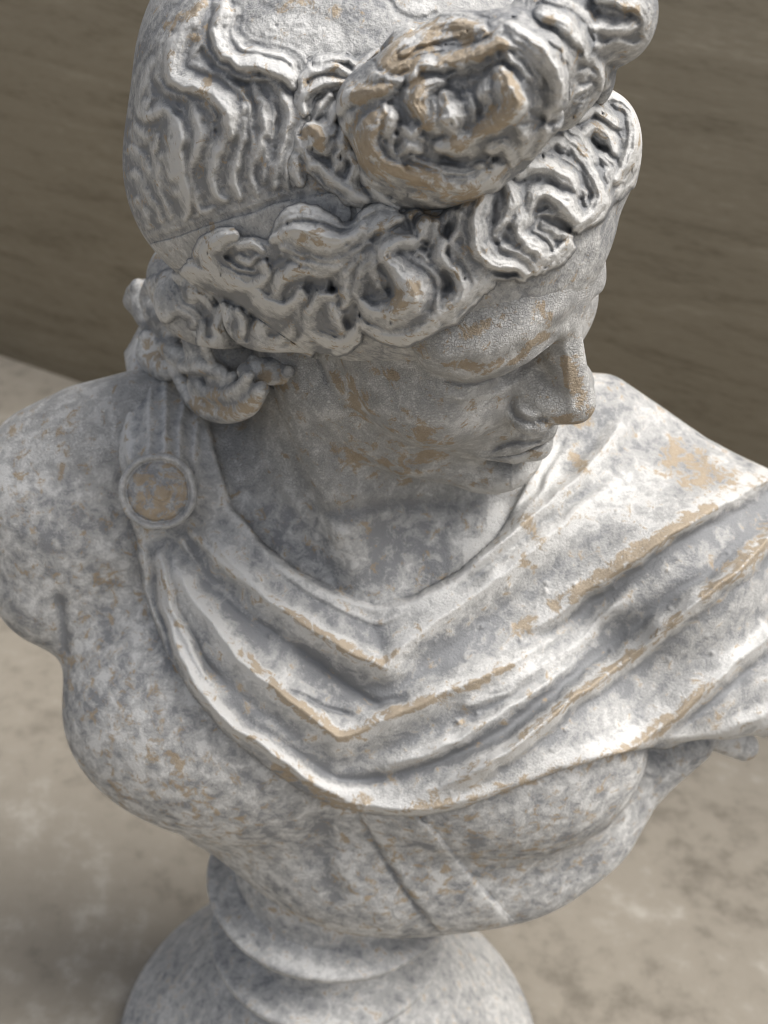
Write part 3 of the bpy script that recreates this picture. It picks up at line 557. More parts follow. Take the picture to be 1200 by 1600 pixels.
# neck opening rim and the narrow steps below it
F_([(345, 735), (405, 850), (480, 908), (585, 948), (660, 935), (730, 893), (790, 838), (845, 765), (885, 690)], 10, 26, 0.35)
F_([(305, 812), (365, 884), (430, 942), (500, 990), (556, 1024), (592, 1040), (602, 1040), (640, 1004), (700, 958), (775, 905), (850, 845), (930, 775), (990, 720)], 70, 44, 1.5, (.08, .25))
F_([(420, 880), (490, 926), (540, 955), (592, 972), (640, 950)], 14, 7, 0.22)
F_([(255, 842), (285, 905), (322, 966), (368, 1022), (420, 1066), (470, 1106), (526, 1152), (540, 1150), (570, 1136), (640, 1106), (720, 1070), (800, 1036), (880, 985), (960, 930)], 54, 44, 1.5, (.08, .25))
F_([(570, 1204), (640, 1185), (720, 1150), (800, 1105), (900, 1030), (960, 985)], 24, 19, 0.9, (.2, .3))
F_([(238, 850), (250, 920), (272, 992), (300, 1060), (350, 1120), (420, 1172), (500, 1228), (580, 1258), (660, 1262), (740, 1244), (830, 1205)], 50, 14, 1.1, (.08, .25))
F_([(276, 832), (320, 892), (372, 944), (440, 990)], 12, 12, .4, (.05, .4))
F_([(292, 822), (345, 880), (400, 924), (470, 962)], 10, 10, .35, (.05, .4))
F_([(250, 850), (262, 925), (290, 1000), (330, 1062), (390, 1120)], 12, 10, .45, (.05, .3))
F_([(226, 850), (230, 920), (248, 990), (270, 1045), (300, 1090)], 9, 8, 0.4)
# long folds running up to the far shoulder
F_([(690, 912), (787, 842), (875, 771), (940, 705), (975, 650)], 22, 22, 0.95, (.2, .05))
F_([(760, 1015), (844, 974), (897, 940), (962, 893), (1028, 849), (1094, 810), (1155, 775), (1230, 730)], 120, 20, 1.9, (.3, .02))
F_([(690, 1105), (766, 1090), (830, 1052), (897, 1006), (950, 955), (1010, 905)], 20, 19, 0.85, (.25, .25))
F_([(640, 1250), (726, 1213), (779, 1182), (831, 1146), (897, 1089), (962, 1044), (1028, 988), (1094, 936), (1159, 884), (1230, 815)], 34, 22, 1.8, (.2, .02))
F_([(860, 1224), (897, 1210), (962, 1183), (1006, 1154), (1050, 1124), (1094, 1085), (1137, 1046), (1210, 990)], 46, 19, 1.4, (.2, .02))
F_([(980, 1172), (1040, 1152), (1110, 1150), (1210, 1110)], 24, 12, 0.5)
F_([(1100, 705), (1140, 735), (1190, 790)], 30, 30, 0.3)
# narrow strip over the near shoulder
for x0, x1, h_ in [(206, 200, .35), (236, 232, .3), (262, 258, .35), (292, 280, .3), (318, 306, .25)]: F_([(x0 + 6, 515), (x0, 600), (x1, 690), (x1 + 4, 730)], 9, 9, h_, (.02, .1))
for p_, w_, d_ in [([(284, 836), (330, 902), (390, 958), (450, 1004)], 4, .25), ([(258, 852), (272, 930), (304, 1004), (350, 1068)], 4, .25), ([(236, 852), (244, 925), (262, 995), (290, 1060)], 4, .25), ([(440, 1072), (500, 1100), (558, 1118)], 4.5, .35), ([(445, 992), (525, 1060), (580, 1095), (612, 1096), (650, 1082)], 8, .5), ([(300, 1010), (345, 1080), (400, 1135), (470, 1182), (535, 1216), (600, 1212), (650, 1196), (725, 1176), (800, 1138), (900, 1066)], 10, .5),
   ([(1155, 790), (1094, 824), (1028, 866), (962, 910), (897, 958)], 7, .3), ([(958, 939), (919, 983), (875, 1022), (809, 1066), (740, 1102)], 5, .25), ([(1181, 821), (1094, 905), (1006, 960), (919, 1030), (831, 1098), (744, 1156), (690, 1180)], 12, .25),
   ([(1190, 1030), (1115, 1095), (1060, 1135)], 5, .25), ([(888, 672), (866, 714), (831, 769), (766, 834), (700, 893), (640, 926)], 5, .2), ([(971, 734), (884, 797), (809, 847), (757, 891), (700, 930)], 8, .25)]: cl.groove(p_, w_, d_)
_r = np.random.default_rng(5)
for _ in range(70):                             # casting bubbles
    x, y = _r.uniform(420, 1200), _r.uniform(800, 1260); cl.bump(x, y, _r.uniform(2.0, 4.5), _r.uniform(.05, .12))
cl.z = blur(warp(cl.z, 2.0, 26, 61), 0.9) + 0.03 * noise2(46, 62) * _m
cl_keep = blur(_m.astype(np.float32), 1.5)
STRAP_AREA = [(556, 1262), (590, 1320), (640, 1398), (692, 1462), (740, 1480), (806, 1452), (752, 1390), (700, 1330), (650, 1270)]
st = Canvas(); _s = poly_mask(STRAP_AREA); st.z = np.clip(blur(_s.astype(np.float32), 3) * 1.6 - 0.6, 0, 1) ** 0.7 * 0.4 + 0.02 * noise2(30, 72) * _s
st.fold([(664, 1284), (714, 1344), (764, 1402), (806, 1446)], 8, 8, 0.15, (.02, .02))
tor = Canvas()
tor.fold([(520, 1330), (560, 1400), (640, 1448)], 60, 60, 0.35); tor.groove([(556, 1262), (590, 1322), (640, 1400), (692, 1464)], 5, .3); tor.groove([(495, 1262), (500, 1310), (512, 1370), (540, 1420)], 26, .45)
tor.groove([(92, 925), (100, 985), (104, 1030)], 8, .5); tor.bump(250, 1200, 120, .1)
tor.groove([(430, 900), (470, 905), (520, 930)], 30, .15); tor.groove([(600, 800), (590, 860), (585, 930)], 26, .35); tor.groove([(395, 700), (430, 760), (460, 815)], 9, .2); tor.fold([(440, 690), (480, 780), (545, 850)], 26, 30, .35)
tor.z = blur(tor.z, 2) + 0.03 * noise2(40, 81) + 0.015 * noise2(14, 82)
# ---------------------------------------------------------------- paint masks (worn patches with their own outlines, plus painted shade under the chin)
def paint(strokes, seed):
    c = Canvas()
    for pts, w_, v in strokes:
        f = c.field(pts, max(np.atleast_1d(w_)) * 1.6, 6.0)
        if f is None: continue
        sl, D, T, S, _ = f; wd = np.interp(T, np.linspace(0, 1, len(np.atleast_1d(w_))), np.atleast_1d(w_)); e = v * np.clip(1.5 - D / wd, 0, 1); c.z[sl] = np.maximum(c.z[sl], e) if v > 0 else np.minimum(c.z[sl], e)
    return c
TAN = paint([([(880, 560), (905, 620), (915, 650), (880, 655)], [8, 14, 16, 10], 1), ([(700, 568), (760, 575), (810, 555), (850, 525)], [8, 9, 9, 7], .8), ([(730, 522), (760, 505)], [13, 9], .95), ([(850, 480), (856, 492)], 9, .9), ([(530, 590), (565, 640)], [14, 20], .95), ([(630, 660), (680, 700), (640, 740)], [20, 26, 22], .7), ([(590, 580), (620, 590)], 8, .7), ([(735, 630), (725, 660)], 10, .6), ([(545, 700), (620, 720)], 26, .55),
 ([(610, 95), (660, 60), (712, 48), (745, 55)], 20, .9), ([(690, 98), (755, 78), (785, 68)], 13, .9), ([(650, 95), (656, 130), (655, 165), (662, 195)], 14, .8), ([(788, 120), (798, 160), (760, 200), (715, 222)], [18, 20, 14, 14], .9), ([(560, 150), (605, 138)], 14, .9), ([(596, 180), (572, 210), (575, 245), (610, 270)], [22, 26, 22, 18], 1), ([(640, 270), (690, 295), (735, 300)], 20, .9), ([(640, 335), (690, 338)], 9, .8), ([(475, 210), (490, 205), (500, 230)], 9, .9), ([(640, 455), (620, 480)], [22, 20], .6), ([(476, 370), (470, 392)], 12, .6), ([(488, 372), (500, 380)], 9, .6), ([(705, 438), (716, 448)], 9, .6), ([(470, 425), (450, 430)], 10, .5), ([(545, 510), (500, 570)], 5, .3),
 ([(230, 540), (255, 570)], 10, .7), ([(310, 632), (360, 645), (400, 630)], 12, .8), ([(410, 590), (460, 605)], 10, .7), ([(330, 610), (345, 625)], 10, .7), ([(965, 5), (990, 20)], 14, .7), ([(860, 30), (880, 30)], 13, .6), ([(262, 40), (320, 5)], 9, .8), ([(440, 10), (520, 12)], 16, .6), ([(300, 60), (330, 80), (360, 60)], 14, .35), ([(325, 122), (328, 128)], 6, .8),
 ([(450, 955), (530, 1008), (592, 1036)], [5, 8, 10], .9), ([(592, 1036), (625, 1015)], [8, 4], .9), ([(380, 1020), (460, 1100), (535, 1150)], [8, 9, 10], .85), ([(540, 1150), (620, 1112), (720, 1078), (800, 1040)], [9, 9, 8, 5], .9), ([(430, 1200), (520, 1252), (560, 1262)], [8, 9, 9], .85), ([(1050, 710), (1090, 740), (1140, 745)], [26, 34, 14], .85), ([(870, 945), (950, 895), (1030, 840), (1110, 790)], [12, 14, 12, 9], .9), ([(810, 985), (830, 970)], 13, .9), ([(900, 720), (910, 730)], 13, .9), ([(820, 810), (830, 830)], 12, .8), ([(815, 870), (830, 890)], 10, .8),
 ([(820, 1150), (900, 1085), (980, 1030), (1060, 965)], 8, .6), ([(1100, 930), (1180, 860), (1210, 830)], [10, 20, 18], .8), ([(1010, 1150), (1060, 1110), (1100, 1080)], 13, .7), ([(780, 1230), (900, 1200), (980, 1175)], 12, .55), ([(620, 1262), (740, 1250)], 9, .6), ([(222, 735), (262, 740), (272, 780), (230, 800)], 26, .7), ([(232, 765), (233, 767)], 22, .8), ([(30, 742), (40, 745)], 9, .9), ([(540, 1390), (575, 1400)], 14, .4), ([(770, 1440), (740, 1450)], 10, .5), ([(170, 1050), (220, 1180), (330, 1290)], 70, .3), ([(40, 700), (150, 900)], 80, .2), ([(600, 1330), (760, 1330), (900, 1280)], 60, .25), ([(560, 1380), (600, 1420)], 30, .3), ([(330, 1050), (390, 1100)], 14, .5), ([(420, 1420), (560, 1465)], 8, .5)], 1)
WHT = paint([([(400, 60), (470, 60), (530, 55)], [24, 36, 22], .9), ([(420, 95), (455, 110)], 14, .6), ([(460, 372), (520, 380)], 14, .7), ([(700, 540), (780, 555), (840, 520)], 18, .5), ([(870, 480), (915, 520), (915, 560)], 10, .7), ([(700, 620), (760, 640), (700, 660)], 34, .45), ([(900, 350), (930, 400), (900, 450)], 22, .3), ([(740, 850), (800, 800), (850, 730)], 34, 1.6), ([(690, 900), (760, 850)], 20, 1.0), ([(590, 800), (600, 880), (660, 880)], 40, -.5), ([(540, 800), (640, 795), (720, 790)], 26, -.5), ([(780, 900), (900, 820), (1000, 760)], [14, 34, 40], .7), ([(460, 970), (540, 1010)], 14, .5), ([(60, 680), (30, 760), (150, 640)], 40, .45), ([(160, 1180), (280, 1280), (360, 1340)], 44, .4), ([(420, 1420), (520, 1455), (620, 1455)], 8, .7), ([(440, 1500), (540, 1530)], 12, .6), ([(1160, 1160), (1200, 1130)], 30, .7), ([(700, 1250), (900, 1180), (1080, 1080)], 24, .5), ([(290, 900), (330, 960), (400, 1050)], 12, .4), ([(250, 100), (300, 130), (350, 180)], 20, .3), ([(240, 260), (300, 260), (310, 200)], 20, .3)], 2)  # negative strokes: grey neck paint, and a strip under the chin darkened as shade
# ---------------------------------------------------------------- materials
def N_(nt, kind, **kw):
    n = nt.nodes.new('ShaderNode' + kind)
    for k_, v in kw.items(): setattr(n, k_, v)
    return n
def math_(nt, op, a, b=None, c=None, clamp=False):
    n = N_(nt, 'Math', operation=op, use_clamp=clamp)
    for i, v in enumerate((a, b, c)):
        if v is None: continue
        if isinstance(v, (int, float)): n.inputs[i].default_value = v
        else: nt.links.new(v, n.inputs[i])
    return n.outputs[0]
def noise_(nt, co, scale, det=5, rough=0.6, dist=0.0):
    n = N_(nt, 'TexNoise'); n.inputs['Scale'].default_value = scale; n.inputs['Detail'].default_value = det; n.inputs['Roughness'].default_value = rough; n.inputs['Distortion'].default_value = dist
    nt.links.new(co, n.inputs['Vector']); return n.outputs['Fac']
def step_(nt, v, a, b):
    n = N_(nt, 'MapRange', interpolation_type='SMOOTHSTEP'); nt.links.new(v, n.inputs[0]); n.inputs[1].default_value = a; n.inputs[2].default_value = b; return n.outputs[0]
def mix_(nt, f, a, b):
    n = N_(nt, 'Mix', data_type='RGBA')
    nt.links.new(f, n.inputs[0])
    for i, v in ((6, a), (7, b)):
        if isinstance(v, tuple): n.inputs[i].default_value = (*v, 1)
        else: nt.links.new(v, n.inputs[i])
    return n.outputs[2]
def new_mat(name):
    m = bpy.data.materials.new(name); m.use_nodes = True; nt = m.node_tree
    tc = N_(nt, 'TexCoord'); mp = N_(nt, 'Mapping'); mp.inputs['Scale'].default_value = (1 / K,) * 3
    nt.links.new(tc.outputs['Object'], mp.inputs[0]); return m, nt, nt.nodes['Principled BSDF'], mp.outputs[0]
def stone(name, crackle, ridge_gain=0.35, bias=0.0, tan_bias=0.0, speck=0.3, patch=1.3, gain=1.0):
    """grey undercoat, flaking chalk white over it, chips down to the tan body"""
    m, nt, bs, co = new_mat(name)
    at_ = lambda k_: (lambda n: (setattr(n, 'attribute_name', k_), n.outputs['Fac'])[1])(N_(nt, 'Attribute'))
    ridge, tan, wht = at_('ridge'), at_('tan'), at_('white')
    n1 = noise_(nt, co, 0.3, 3, 0.6, 0.5); n2 = noise_(nt, co, patch, 7, 0.7, 0.4); n3 = noise_(nt, co, 9.0, 3, 0.65)
    s = math_(nt, 'MULTIPLY_ADD', n2, gain, math_(nt, 'MULTIPLY_ADD', n1, 0.5, 0.5 - 0.5 * gain)); s = math_(nt, 'MULTIPLY_ADD', n3, speck, s)
    s = math_(nt, 'MULTIPLY_ADD', ridge, ridge_gain, s); s = math_(nt, 'MULTIPLY_ADD', wht, 0.2, s); s = math_(nt, 'ADD', s, bias - 0.5 * speck)
    hgt = math_(nt, 'MULTIPLY_ADD', n3, 0.9, math_(nt, 'MULTIPLY', n2, 0.8))
    if crackle:
        ck = at_('crackle')
        v = N_(nt, 'TexVoronoi', feature='DISTANCE_TO_EDGE'); v.inputs['Scale'].default_value = 7.0
        nz = N_(nt, 'TexNoise'); nz.inputs['Scale'].default_value = 4; nz.inputs['Detail'].default_value = 2; nt.links.new(co, nz.inputs['Vector'])
        sc_ = N_(nt, 'VectorMath', operation='SCALE'); sc_.inputs['Scale'].default_value = 0.4; nt.links.new(nz.outputs['Color'], sc_.inputs[0])
        wv = N_(nt, 'VectorMath', operation='ADD'); nt.links.new(co, wv.inputs[0]); nt.links.new(sc_.outputs[0], wv.inputs[1]); nt.links.new(wv.outputs[0], v.inputs['Vector'])
        crk = math_(nt, 'MULTIPLY', step_(nt, v.outputs['Distance'], 0.0, 0.2), ck)
        hgt = math_(nt, 'MULTIPLY_ADD', crk, crackle, hgt)
        s = math_(nt, 'ADD', s, math_(nt, 'MULTIPLY', math_(nt, 'SUBTRACT', 0.76, s), math_(nt, 'MULTIPLY', ck, 0.35)))      # the face is painted more evenly
        s = math_(nt, 'MULTIPLY_ADD', crk, 0.06, s)
    grey = mix_(nt, n1, (0.215, 0.22, 0.228), (0.285, 0.29, 0.295))
    if crackle: grey = mix_(nt, math_(nt, 'MULTIPLY', ck, 0.5), grey, (0.37, 0.365, 0.355))
    base = mix_(nt, step_(nt, s, 0.55, 0.78), grey, (0.41, 0.408, 0.40))
    base = mix_(nt, step_(nt, s, 0.76, 0.98), base, (0.60, 0.596, 0.58))
    t1 = noise_(nt, co, 1.3, 5, 0.7, 0.6)
    t = math_(nt, 'MULTIPLY_ADD', tan, 0.26, math_(nt, 'MULTIPLY_ADD', t1, 1.5, -0.25)); t = math_(nt, 'MULTIPLY_ADD', ridge, 0.06, t); t = math_(nt, 'MULTIPLY_ADD', n3, 0.2, t); t = math_(nt, 'ADD', t, tan_bias - 0.1)
    base = mix_(nt, math_(nt, 'MULTIPLY', step_(nt, t, 0.64, 0.78), 0.85), base, mix_(nt, n2, (0.26, 0.2, 0.13), (0.48, 0.385, 0.27)))
    nt.links.new(base, bs.inputs['Base Color'])
    bs.inputs['Roughness'].default_value = 0.78; bs.inputs['Specular IOR Level'].default_value = 0.22
    b = N_(nt, 'Bump'); b.inputs['Strength'].default_value = 0.7; b.inputs['Distance'].default_value = 0.13 * K; nt.links.new(hgt, b.inputs['Height']); nt.links.new(b.outputs[0], bs.inputs['Normal'])
    return m
M_SKIN = stone('weathered_plaster_skin', 0.9, 0.4, 0.02, 0.03, 0.3, 1.2, 1.6)
M_HAIR = stone('weathered_plaster_hair', 0, 0.52, -0.01, 0.02, 0.3, 2.2)
M_CLOTH = stone('weathered_plaster_cloth', 0, 0.48, 0.05, 0.03, 0.25, 1.3, 1.3)
M_BROOCH = stone('worn_brown_plaster', 0, 0.3, -0.06, 0.02, 0.3, 1.8)
def flat_mat(name, c1, c2, c3, scale, stretch, strength):
    m, nt, bs, co = new_mat(name)
    mp = N_(nt, 'Mapping'); mp.inputs['Scale'].default_value = stretch; nt.links.new(co, mp.inputs[0])
    a = noise_(nt, mp.outputs[0], scale, 7, 0.65, 0.5); b = noise_(nt, mp.outputs[0], scale * 9, 5, 0.6)
    f = math_(nt, 'MULTIPLY_ADD', b, 0.45, math_(nt, 'MULTIPLY', a, 0.75))
    col = mix_(nt, step_(nt, f, 0.42, 0.62), c1, c2); col = mix_(nt, step_(nt, f, 0.62, 0.82), col, c3)
    nt.links.new(col, bs.inputs['Base Color']); bs.inputs['Roughness'].default_value = 0.85
    bp = N_(nt, 'Bump'); bp.inputs['Strength'].default_value = strength; bp.inputs['Distance'].default_value = 0.2 * K; nt.links.new(f, bp.inputs['Height']); nt.links.new(bp.outputs[0], bs.inputs['Normal'])
    return m
M_FLOOR = flat_mat('old_concrete', (0.145, 0.128, 0.102), (0.25, 0.224, 0.183), (0.37, 0.345, 0.3), 0.045, (1, 1, 1), 0.4)
M_WALL = flat_mat('weathered_board', (0.215, 0.187, 0.136), (0.32, 0.283, 0.215), (0.41, 0.366, 0.288), 0.06, (1, 1, 7), 0.6)
# ---------------------------------------------------------------- setting
def box_mesh(name, x0, x1, y0, y1, z0, z1, mat, M=None, nx=1):
    bm_v = [(x, y, z) for x in (x0, x1) for y in (y0, y1) for z in (z0, z1)]
    Vv = np.array(bm_v, float); Qq = np.array([(0, 1, 3, 2), (4, 6, 7, 5), (0, 4, 5, 1), (2, 3, 7, 6), (0, 2, 6, 4), (1, 5, 7, 3)])
    o = add_mesh(name, Vv, Qq, mat, smooth=False)
    if M is not None: o.matrix_world = M
    return o
g = add_mesh('ground', np.array([(-4000, -4000, 0), (4000, -4000, 0), (4000, 4000, 0), (-4000, 4000, 0)], float), np.array([(0, 1, 2, 3)]), M_FLOOR, smooth=False)
g['kind'] = 'structure'
wl = box_mesh('wall', -260, 260, 0, 14, -2, 170, M_WALL, Matrix.Translation((-37.6 * K, 98.9 * K, 0)) @ Matrix.Rotation(math.atan2(-9.3, 20), 4, 'Z'))
wl['label'] = 'brown weathered wall with streaky grain behind the bust'; wl['category'] = 'wall'
# ---------------------------------------------------------------- the bust
bust = bpy.data.objects.new('bust', None); SC.collection.objects.link(bust); bust.empty_display_size = 0.05
bust['label'] = 'weathered grey plaster bust of a curly haired youth in a draped cloak'; bust['category'] = 'bust'
def masks(P, ridge):
    return {'ridge': np.clip(ridge, -1, 1), 'tan': TAN.sample(P), 'white': WHT.sample(P)}
def ridge_of(cv, s=14, gain=2.0): return (cv.z - blur(cv.z, s)) * gain
def rel(V, N, cv, lo=-0.1, hi=0.25): return cv.sample(V) * sstep(facing(V, N), lo, hi)
front = lambda p, f: f > -.12
def shell(V, N, Q, cv, thr=0.03, sink=0.4):
    h = rel(V, N, cv); keep = (h[Q] > thr).any(1)
    W = toward(V, np.where(h > thr, h, -sink)); return W, Q[keep]
def vnormals(V, Q):
    a = np.cross(V[Q[:, 2]] - V[Q[:, 0]], V[Q[:, 3]] - V[Q[:, 1]]); n = np.zeros_like(V)
    for i in range(4): np.add.at(n, Q[:, i], a)
    return n / np.maximum(np.linalg.norm(n, axis=1), 1e-12)[:, None]
def tidy(Q, fid):
    """each lock one connected piece: stray islands go to the lock beside them"""
    e = np.sort(np.stack([Q, np.roll(Q, -1, 1)], -1).reshape(-1, 2), 1); f = np.repeat(np.arange(len(Q)), 4)
    k_ = e[:, 0].astype(np.int64) * (Q.max() + 1) + e[:, 1]; o = np.argsort(k_, kind='stable'); k_, f = k_[o], f[o]
    same = np.where(k_[1:] == k_[:-1])[0]; A, B = f[same], f[same + 1]
    for _ in range(4):
        lab = np.arange(len(Q)); m_ = fid[A] == fid[B]; a, b = A[m_], B[m_]
        while True:
            old = lab.copy(); lo_ = np.minimum(lab[a], lab[b]); np.minimum.at(lab, a, lo_); np.minimum.at(lab, b, lo_); np.minimum.at(lab, old[a], lo_); np.minimum.at(lab, old[b], lo_)
            lab = lab[lab]
            if (lab == old).all(): break
        u, cnt = np.unique(lab, return_counts=True); big = {}
        for l_, c_ in zip(u, cnt):
            i = fid[l_]
            if c_ > big.get(i, (0, 0))[1]: big[i] = (l_, c_)
        main = np.isin(lab, [v[0] for i, v in big.items() if v[1] > 60 or i == 0])
        if main.all(): break
        new = fid.copy()
        for _ in range(200):
            g_ = main[A] & ~main[B]; h_ = main[B] & ~main[A]
            if not (g_.any() or h_.any()): break
            new[B[g_]] = new[A[g_]]; new[A[h_]] = new[B[h_]]; main[B[g_]] = True; main[A[h_]] = True
        new[~main] = -1; fid = new
    return fid
def add_split(name, sub, V, Q, ids, mat, parent, attrs):
    """one sculpted surface laid out as a part and its curls; normals are shared across the seams"""
    nrm = vnormals(V, Q); fid = tidy(Q, np.median(ids[Q], 1).astype(int)); root = parent
    for i in ([0] if name else []) + [k_ for k_ in np.unique(fid) if k_ > 0 or (k_ == 0 and not name)]:
        q = Q[fid == i]
        if len(q) == 0: continue
        r_ = compact(V, q, nrm, *attrs.values())
        o = add_mesh(name if i == 0 and name else sub, r_[0], r_[1], mat, root, dict(zip(attrs, r_[3:])))
        o.data.normals_split_custom_set_from_vertices(r_[2].tolist())
        if i == 0 and name: root = o
    return root
# figure: head, neck, chest as one surface
V, Q, N = build(fig, (-26, -16, 19), (26, 15, 82), 0.4, [lambda p, f: f > -0.2, front, lambda p, f: (f > -.12) & (p[:, 2] > 54)])
up = sstep(V[:, 2] + 0.25 * V[:, 1], 49.5, 52); wf = sstep(facing(V, N), -.05, .25)
X = toward(V, (cv_face.sample(V) * up + tor.sample(V) * (1 - up)) * wf)
at_ = masks(X, cv_face.sample(X, ridge_of(cv_face, 10, 3)) * up + tor.sample(X, ridge_of(tor, 20)) * (1 - up)); at_['tan'] *= wf
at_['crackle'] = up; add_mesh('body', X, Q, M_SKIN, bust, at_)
# hair
V0, Q0, N0 = build(hr, (-20, -22, 48), (20, 18, 84), 0.4, [lambda p, f: f > -0.2, front, front])
_bt = BAND_TOP + [(600, 1000), (-200, 1000), (-200, 374)]
BAND = poly_mask(_bt); cv_crown.z = np.where(BAND, -0.12, cv_crown.z); cv_crown.z = blur(cv_crown.z, 1.0); cv_crown.id[BAND] = 0
V = toward(V0, rel(V0, N0, cv_crown)); ids = cv_crown.near(V0) * (facing(V0, N0) > 0)
hair = add_split('hair', 'lock', V, Q0, ids, M_HAIR, bust, masks(V, cv_crown.sample(V, ridge_of(cv_crown))))
band = Canvas(); band.z = np.clip(blur(poly_mask([(225, 384), (244, 379), (272, 370), (299, 360), (336, 349), (363, 342), (396, 333), (417, 323), (444, 314), (480, 307), (540, 298), (600, 295), (640, 330), (560, 420), (300, 480), (220, 470)]).astype(np.float32), 3) * 1.5 - .5, 0, 1) ** .6 * 0.14 + 0.02 * noise2(30, 91)
band.groove([(380, 368), (417, 379), (436, 366), (455, 347), (480, 340), (505, 345), (525, 355)], 4, .1); band.groove([(538, 358), (553, 340), (551, 322), (540, 305)], 5, .12)
band.z = blur(band.z, 1)
V, Q = shell(V0, N0, Q0, band, 0.05, 0.2); Q = Q[tidy(Q, np.ones(len(Q), int)) == 1]; V_, Q_, *a_ = compact(V, Q, *masks(V, band.sample(V, ridge_of(band))).values())
add_mesh('hair_band', V_, Q_, M_HAIR, hair, dict(zip(('ridge', 'tan', 'white'), a_)))
V, Q = shell(V0, N0, Q0, cv_small)
add_split(None, 'curl', V, Q, cv_small.near(V0), M_HAIR, hair, masks(V, cv_small.sample(V, ridge_of(cv_small))))
fb = Sculpt(); fb.ops = fig_head + hr.ops
V1, Q1, N1 = build(fb, (-20, -22, 50), (20, 18, 84), 0.4, [lambda p, f: f > -0.2, front, front])
V, Q = shell(V1, N1, Q1, cv_fr)
add_split(None, 'curl', V, Q, cv_fr.near(V1), M_HAIR, hair, masks(V, cv_fr.sample(V, ridge_of(cv_fr))))
V1, Q1, N1 = build(kn, (-16, -34, 60), (26, 6, 90), 0.4, [lambda p, f: f > -0.2, front, front])
V = toward(V1, rel(V1, N1, cv_knot)); ids = cv_knot.near(V1) * (facing(V1, N1) > 0)
add_split('topknot', 'curl', V, Q1, ids, M_HAIR, bust, masks(V, cv_knot.sample(V, ridge_of(cv_knot))))
V1, Q1, N1 = build(sdc, (-23, -16, 51), (4, 17, 76), 0.18, [lambda p, f: f > -0.2, front])
add_split('nape_hair', 'curl', V1, Q1, cv_side.near(V1) * (facing(V1, N1) > 0), M_HAIR, bust, masks(V1, np.clip(cv_side.sample(V1, ridge_of(cv_side)), -.4, .4)))
# cloak
clk = Sculpt(); torso_shape(clk, 0.45)
def aty(px, py, y): r = ray(px, py); return C + r * ((y - C[1]) / r[1])
clk.chain([aty(885, 640, 4.5), aty(935, 650, 5), aty(985, 690, 5), aty(1060, 745, 4.5), aty(1150, 800, 4), aty(1260, 900, 3)], [2.2, 2.4, 2.6, 2.6, 2.8, 3.0], 2.5)
clk.chain([aty(1170, 850, 2.5), aty(1225, 960, 1), aty(1215, 1090, -0.5)], [3.2, 3.4, 2.4], 2.5)
clk.chain([aty(236, 545, 9), aty(246, 600, 5), aty(250, 670, 0.5), aty(250, 740, -3)], [1.6, 1.6, 1.5, 1.2], 1.5)
clk.chain([aty(1040, 1085, -3.5), aty(1130, 1085, -2.5), aty(1225, 1050, -1.5)], [2.2, 2.5, 2.8], 2.5)
V1, Q1, N1 = build(clk, (-26, -18, 18), (32, 17, 64), 0.3, [lambda p, f: f > -0.2, front])
fc = facing(V1, N1); kp = np.where(fc > -0.05, cl.sample(V1, cl_keep), ((V1[:, 0] > -2) & (V1[:, 2] > 38)).astype(float))
h_ = cl.sample(V1) * sstep(fc, -.1, .25)
V = toward(V1, np.where(kp > 0.4, h_, -0.9)); keep = (kp[Q1] > 0.4).any(1)
Vc, Qc, Kc = compact(V, Q1[keep], kp); ok = Kc > 0.4
cat_ = masks(Vc, cl.sample(Vc, ridge_of(cl, 22, 1.4)))
add_mesh('cloak', Vc, Qc, M_CLOTH, bust, cat_)
# strap
tb = Sculpt(); tb.ops = fig.ops[:n_torso]
V1, Q1, N1 = build(tb, (-2, -16, 18), (20, 6, 38), 0.4, [front, front])
V, Q = shell(V1, N1, Q1, st, 0.04, 0.3); V_, Q_, *a_ = compact(V, Q, *masks(V, st.sample(V, ridge_of(st))).values())
add_mesh('strap', V_, Q_, M_SKIN, bust, dict(zip(('ridge', 'tan', 'white'), a_)))
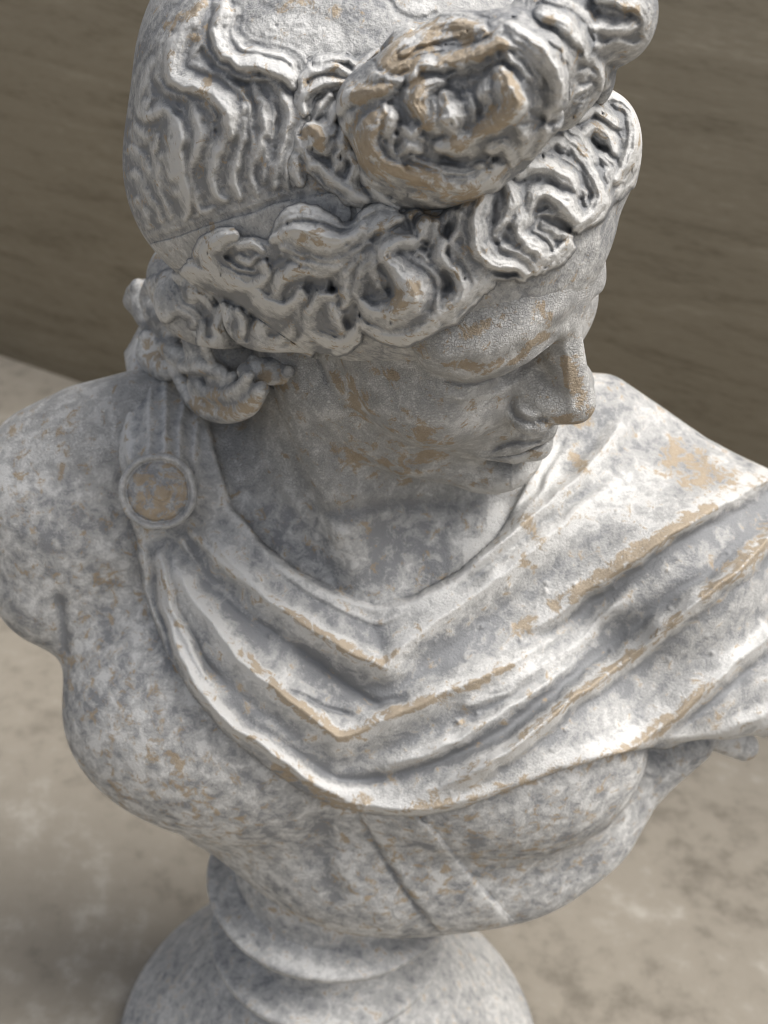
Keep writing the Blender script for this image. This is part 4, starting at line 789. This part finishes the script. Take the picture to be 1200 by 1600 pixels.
# brooch
px_, py_, dz = proj(Vc[ok]); near_ = np.hypot(px_ - 247, py_ - 768) < 12; d_b = dz[near_].min() if near_.any() else 65.0
bc = at(247, 768, d_b + 0.1); bn = C - bc; bn /= np.linalg.norm(bn); bn = bn + 0.25 * np.array([-0.3, -0.8, 0.2]); bn /= np.linalg.norm(bn)
bu = np.cross(bn, [0, 0, 1.0]); bu /= np.linalg.norm(bu); bv = np.cross(bn, bu); R_ = 60 * d_b / F_PX
def lathe(name, prof, frame, mat, parent, n=96, wob=0.0, seed=1, worn=None):
    c, u, v, nn = frame; r_ = np.random.default_rng(seed); th = np.linspace(0, 2 * np.pi, n, endpoint=False)
    wv = sum(r_.standard_normal() * np.cos(k_ * th + r_.uniform(0, 6)) / k_ for k_ in range(2, 9)) * wob
    P = np.concatenate([c + np.outer(np.cos(th) * (r + wv * (r > 0.2)), u) + np.outer(np.sin(th) * (r + wv * (r > 0.2)), v) + z * nn for r, z in prof])
    q = np.array([[i * n + j, i * n + (j + 1) % n, (i + 1) * n + (j + 1) % n, (i + 1) * n + j] for i in range(len(prof) - 1) for j in range(n)])
    a = masks(P, np.zeros(len(P)))
    if worn: a['tan'], a['white'] = (np.repeat([f(r) for r, z in prof], n) for f in worn)
    return add_mesh(name, P, q, mat, parent, a)
fr_ = (bc, bu, bv, bn)
br = lathe('brooch', [(R_ * a, z) for a, z in spline([(1.0, -0.6), (1.02, -0.1), (1.0, 0.22), (0.93, 0.36), (0.87, 0.30), (0.82, 0.12), (0.78, 0.10), (0.73, 0.22), (0.5, 0.46), (0.3, 0.56), (0.12, 0.6), (0.01, 0.6)], 0.03)], fr_, M_BROOCH, bust, 96, 0.05, 1, (lambda r: 0.75 * (r < 0.8 * R_), lambda r: 0.5 * (r > 0.8 * R_)))
lathe('boss', [(R_ * a, z) for a, z in spline([(0.27, 0.35), (0.24, 0.6), (0.14, 0.74), (0.01, 0.76)], 0.03)], (bc - bu * 0.18, bu, bv, bn), M_BROOCH, br, 48, 0.03, 2, (lambda r: 0.6, lambda r: 0.2))
# round foot
ax_ = (np.zeros(3), np.array([1.0, 0, 0]), np.array([0, 1.0, 0]), np.array([0, 0, 1.0]))
so_ = lathe('socle', spline([(15.2, 0), (15.7, 0.6), (15.6, 1.8), (14.5, 3.2), (13, 5), (11.0, 7.2), (9.4, 9.2), (7.8, 11), (6.4, 12.2), (5.6, 13)], 0.4), ax_, M_CLOTH, bust, 128, 0.05, 3)
stem_ = (np.array([-0.8, 0, 0]),) + ax_[1:]
lathe('stem', spline([(5.6, 10.5), (6.0, 13.5), (5.8, 16), (6.3, 18), (6.6, 21), (6, 24)], 0.4), stem_, M_CLOTH, so_, 128, 0.05, 6)
lathe('ring', spline([(5.6, 11.5), (7.0, 11.9), (7.7, 12.7), (8.1, 13.4), (8.1, 13.8), (7.8, 13.95), (6.6, 14.2), (5.4, 14.6)], 0.15), stem_, M_CLOTH, so_, 128, 0.06, 4)
lathe('ring', spline([(5.6, 17.0), (6.8, 17.4), (7.8, 18.3), (8.35, 19.1), (8.4, 19.5), (8.1, 19.7), (6.9, 20.0), (5.6, 20.6)], 0.15), stem_, M_CLOTH, so_, 128, 0.06, 5)
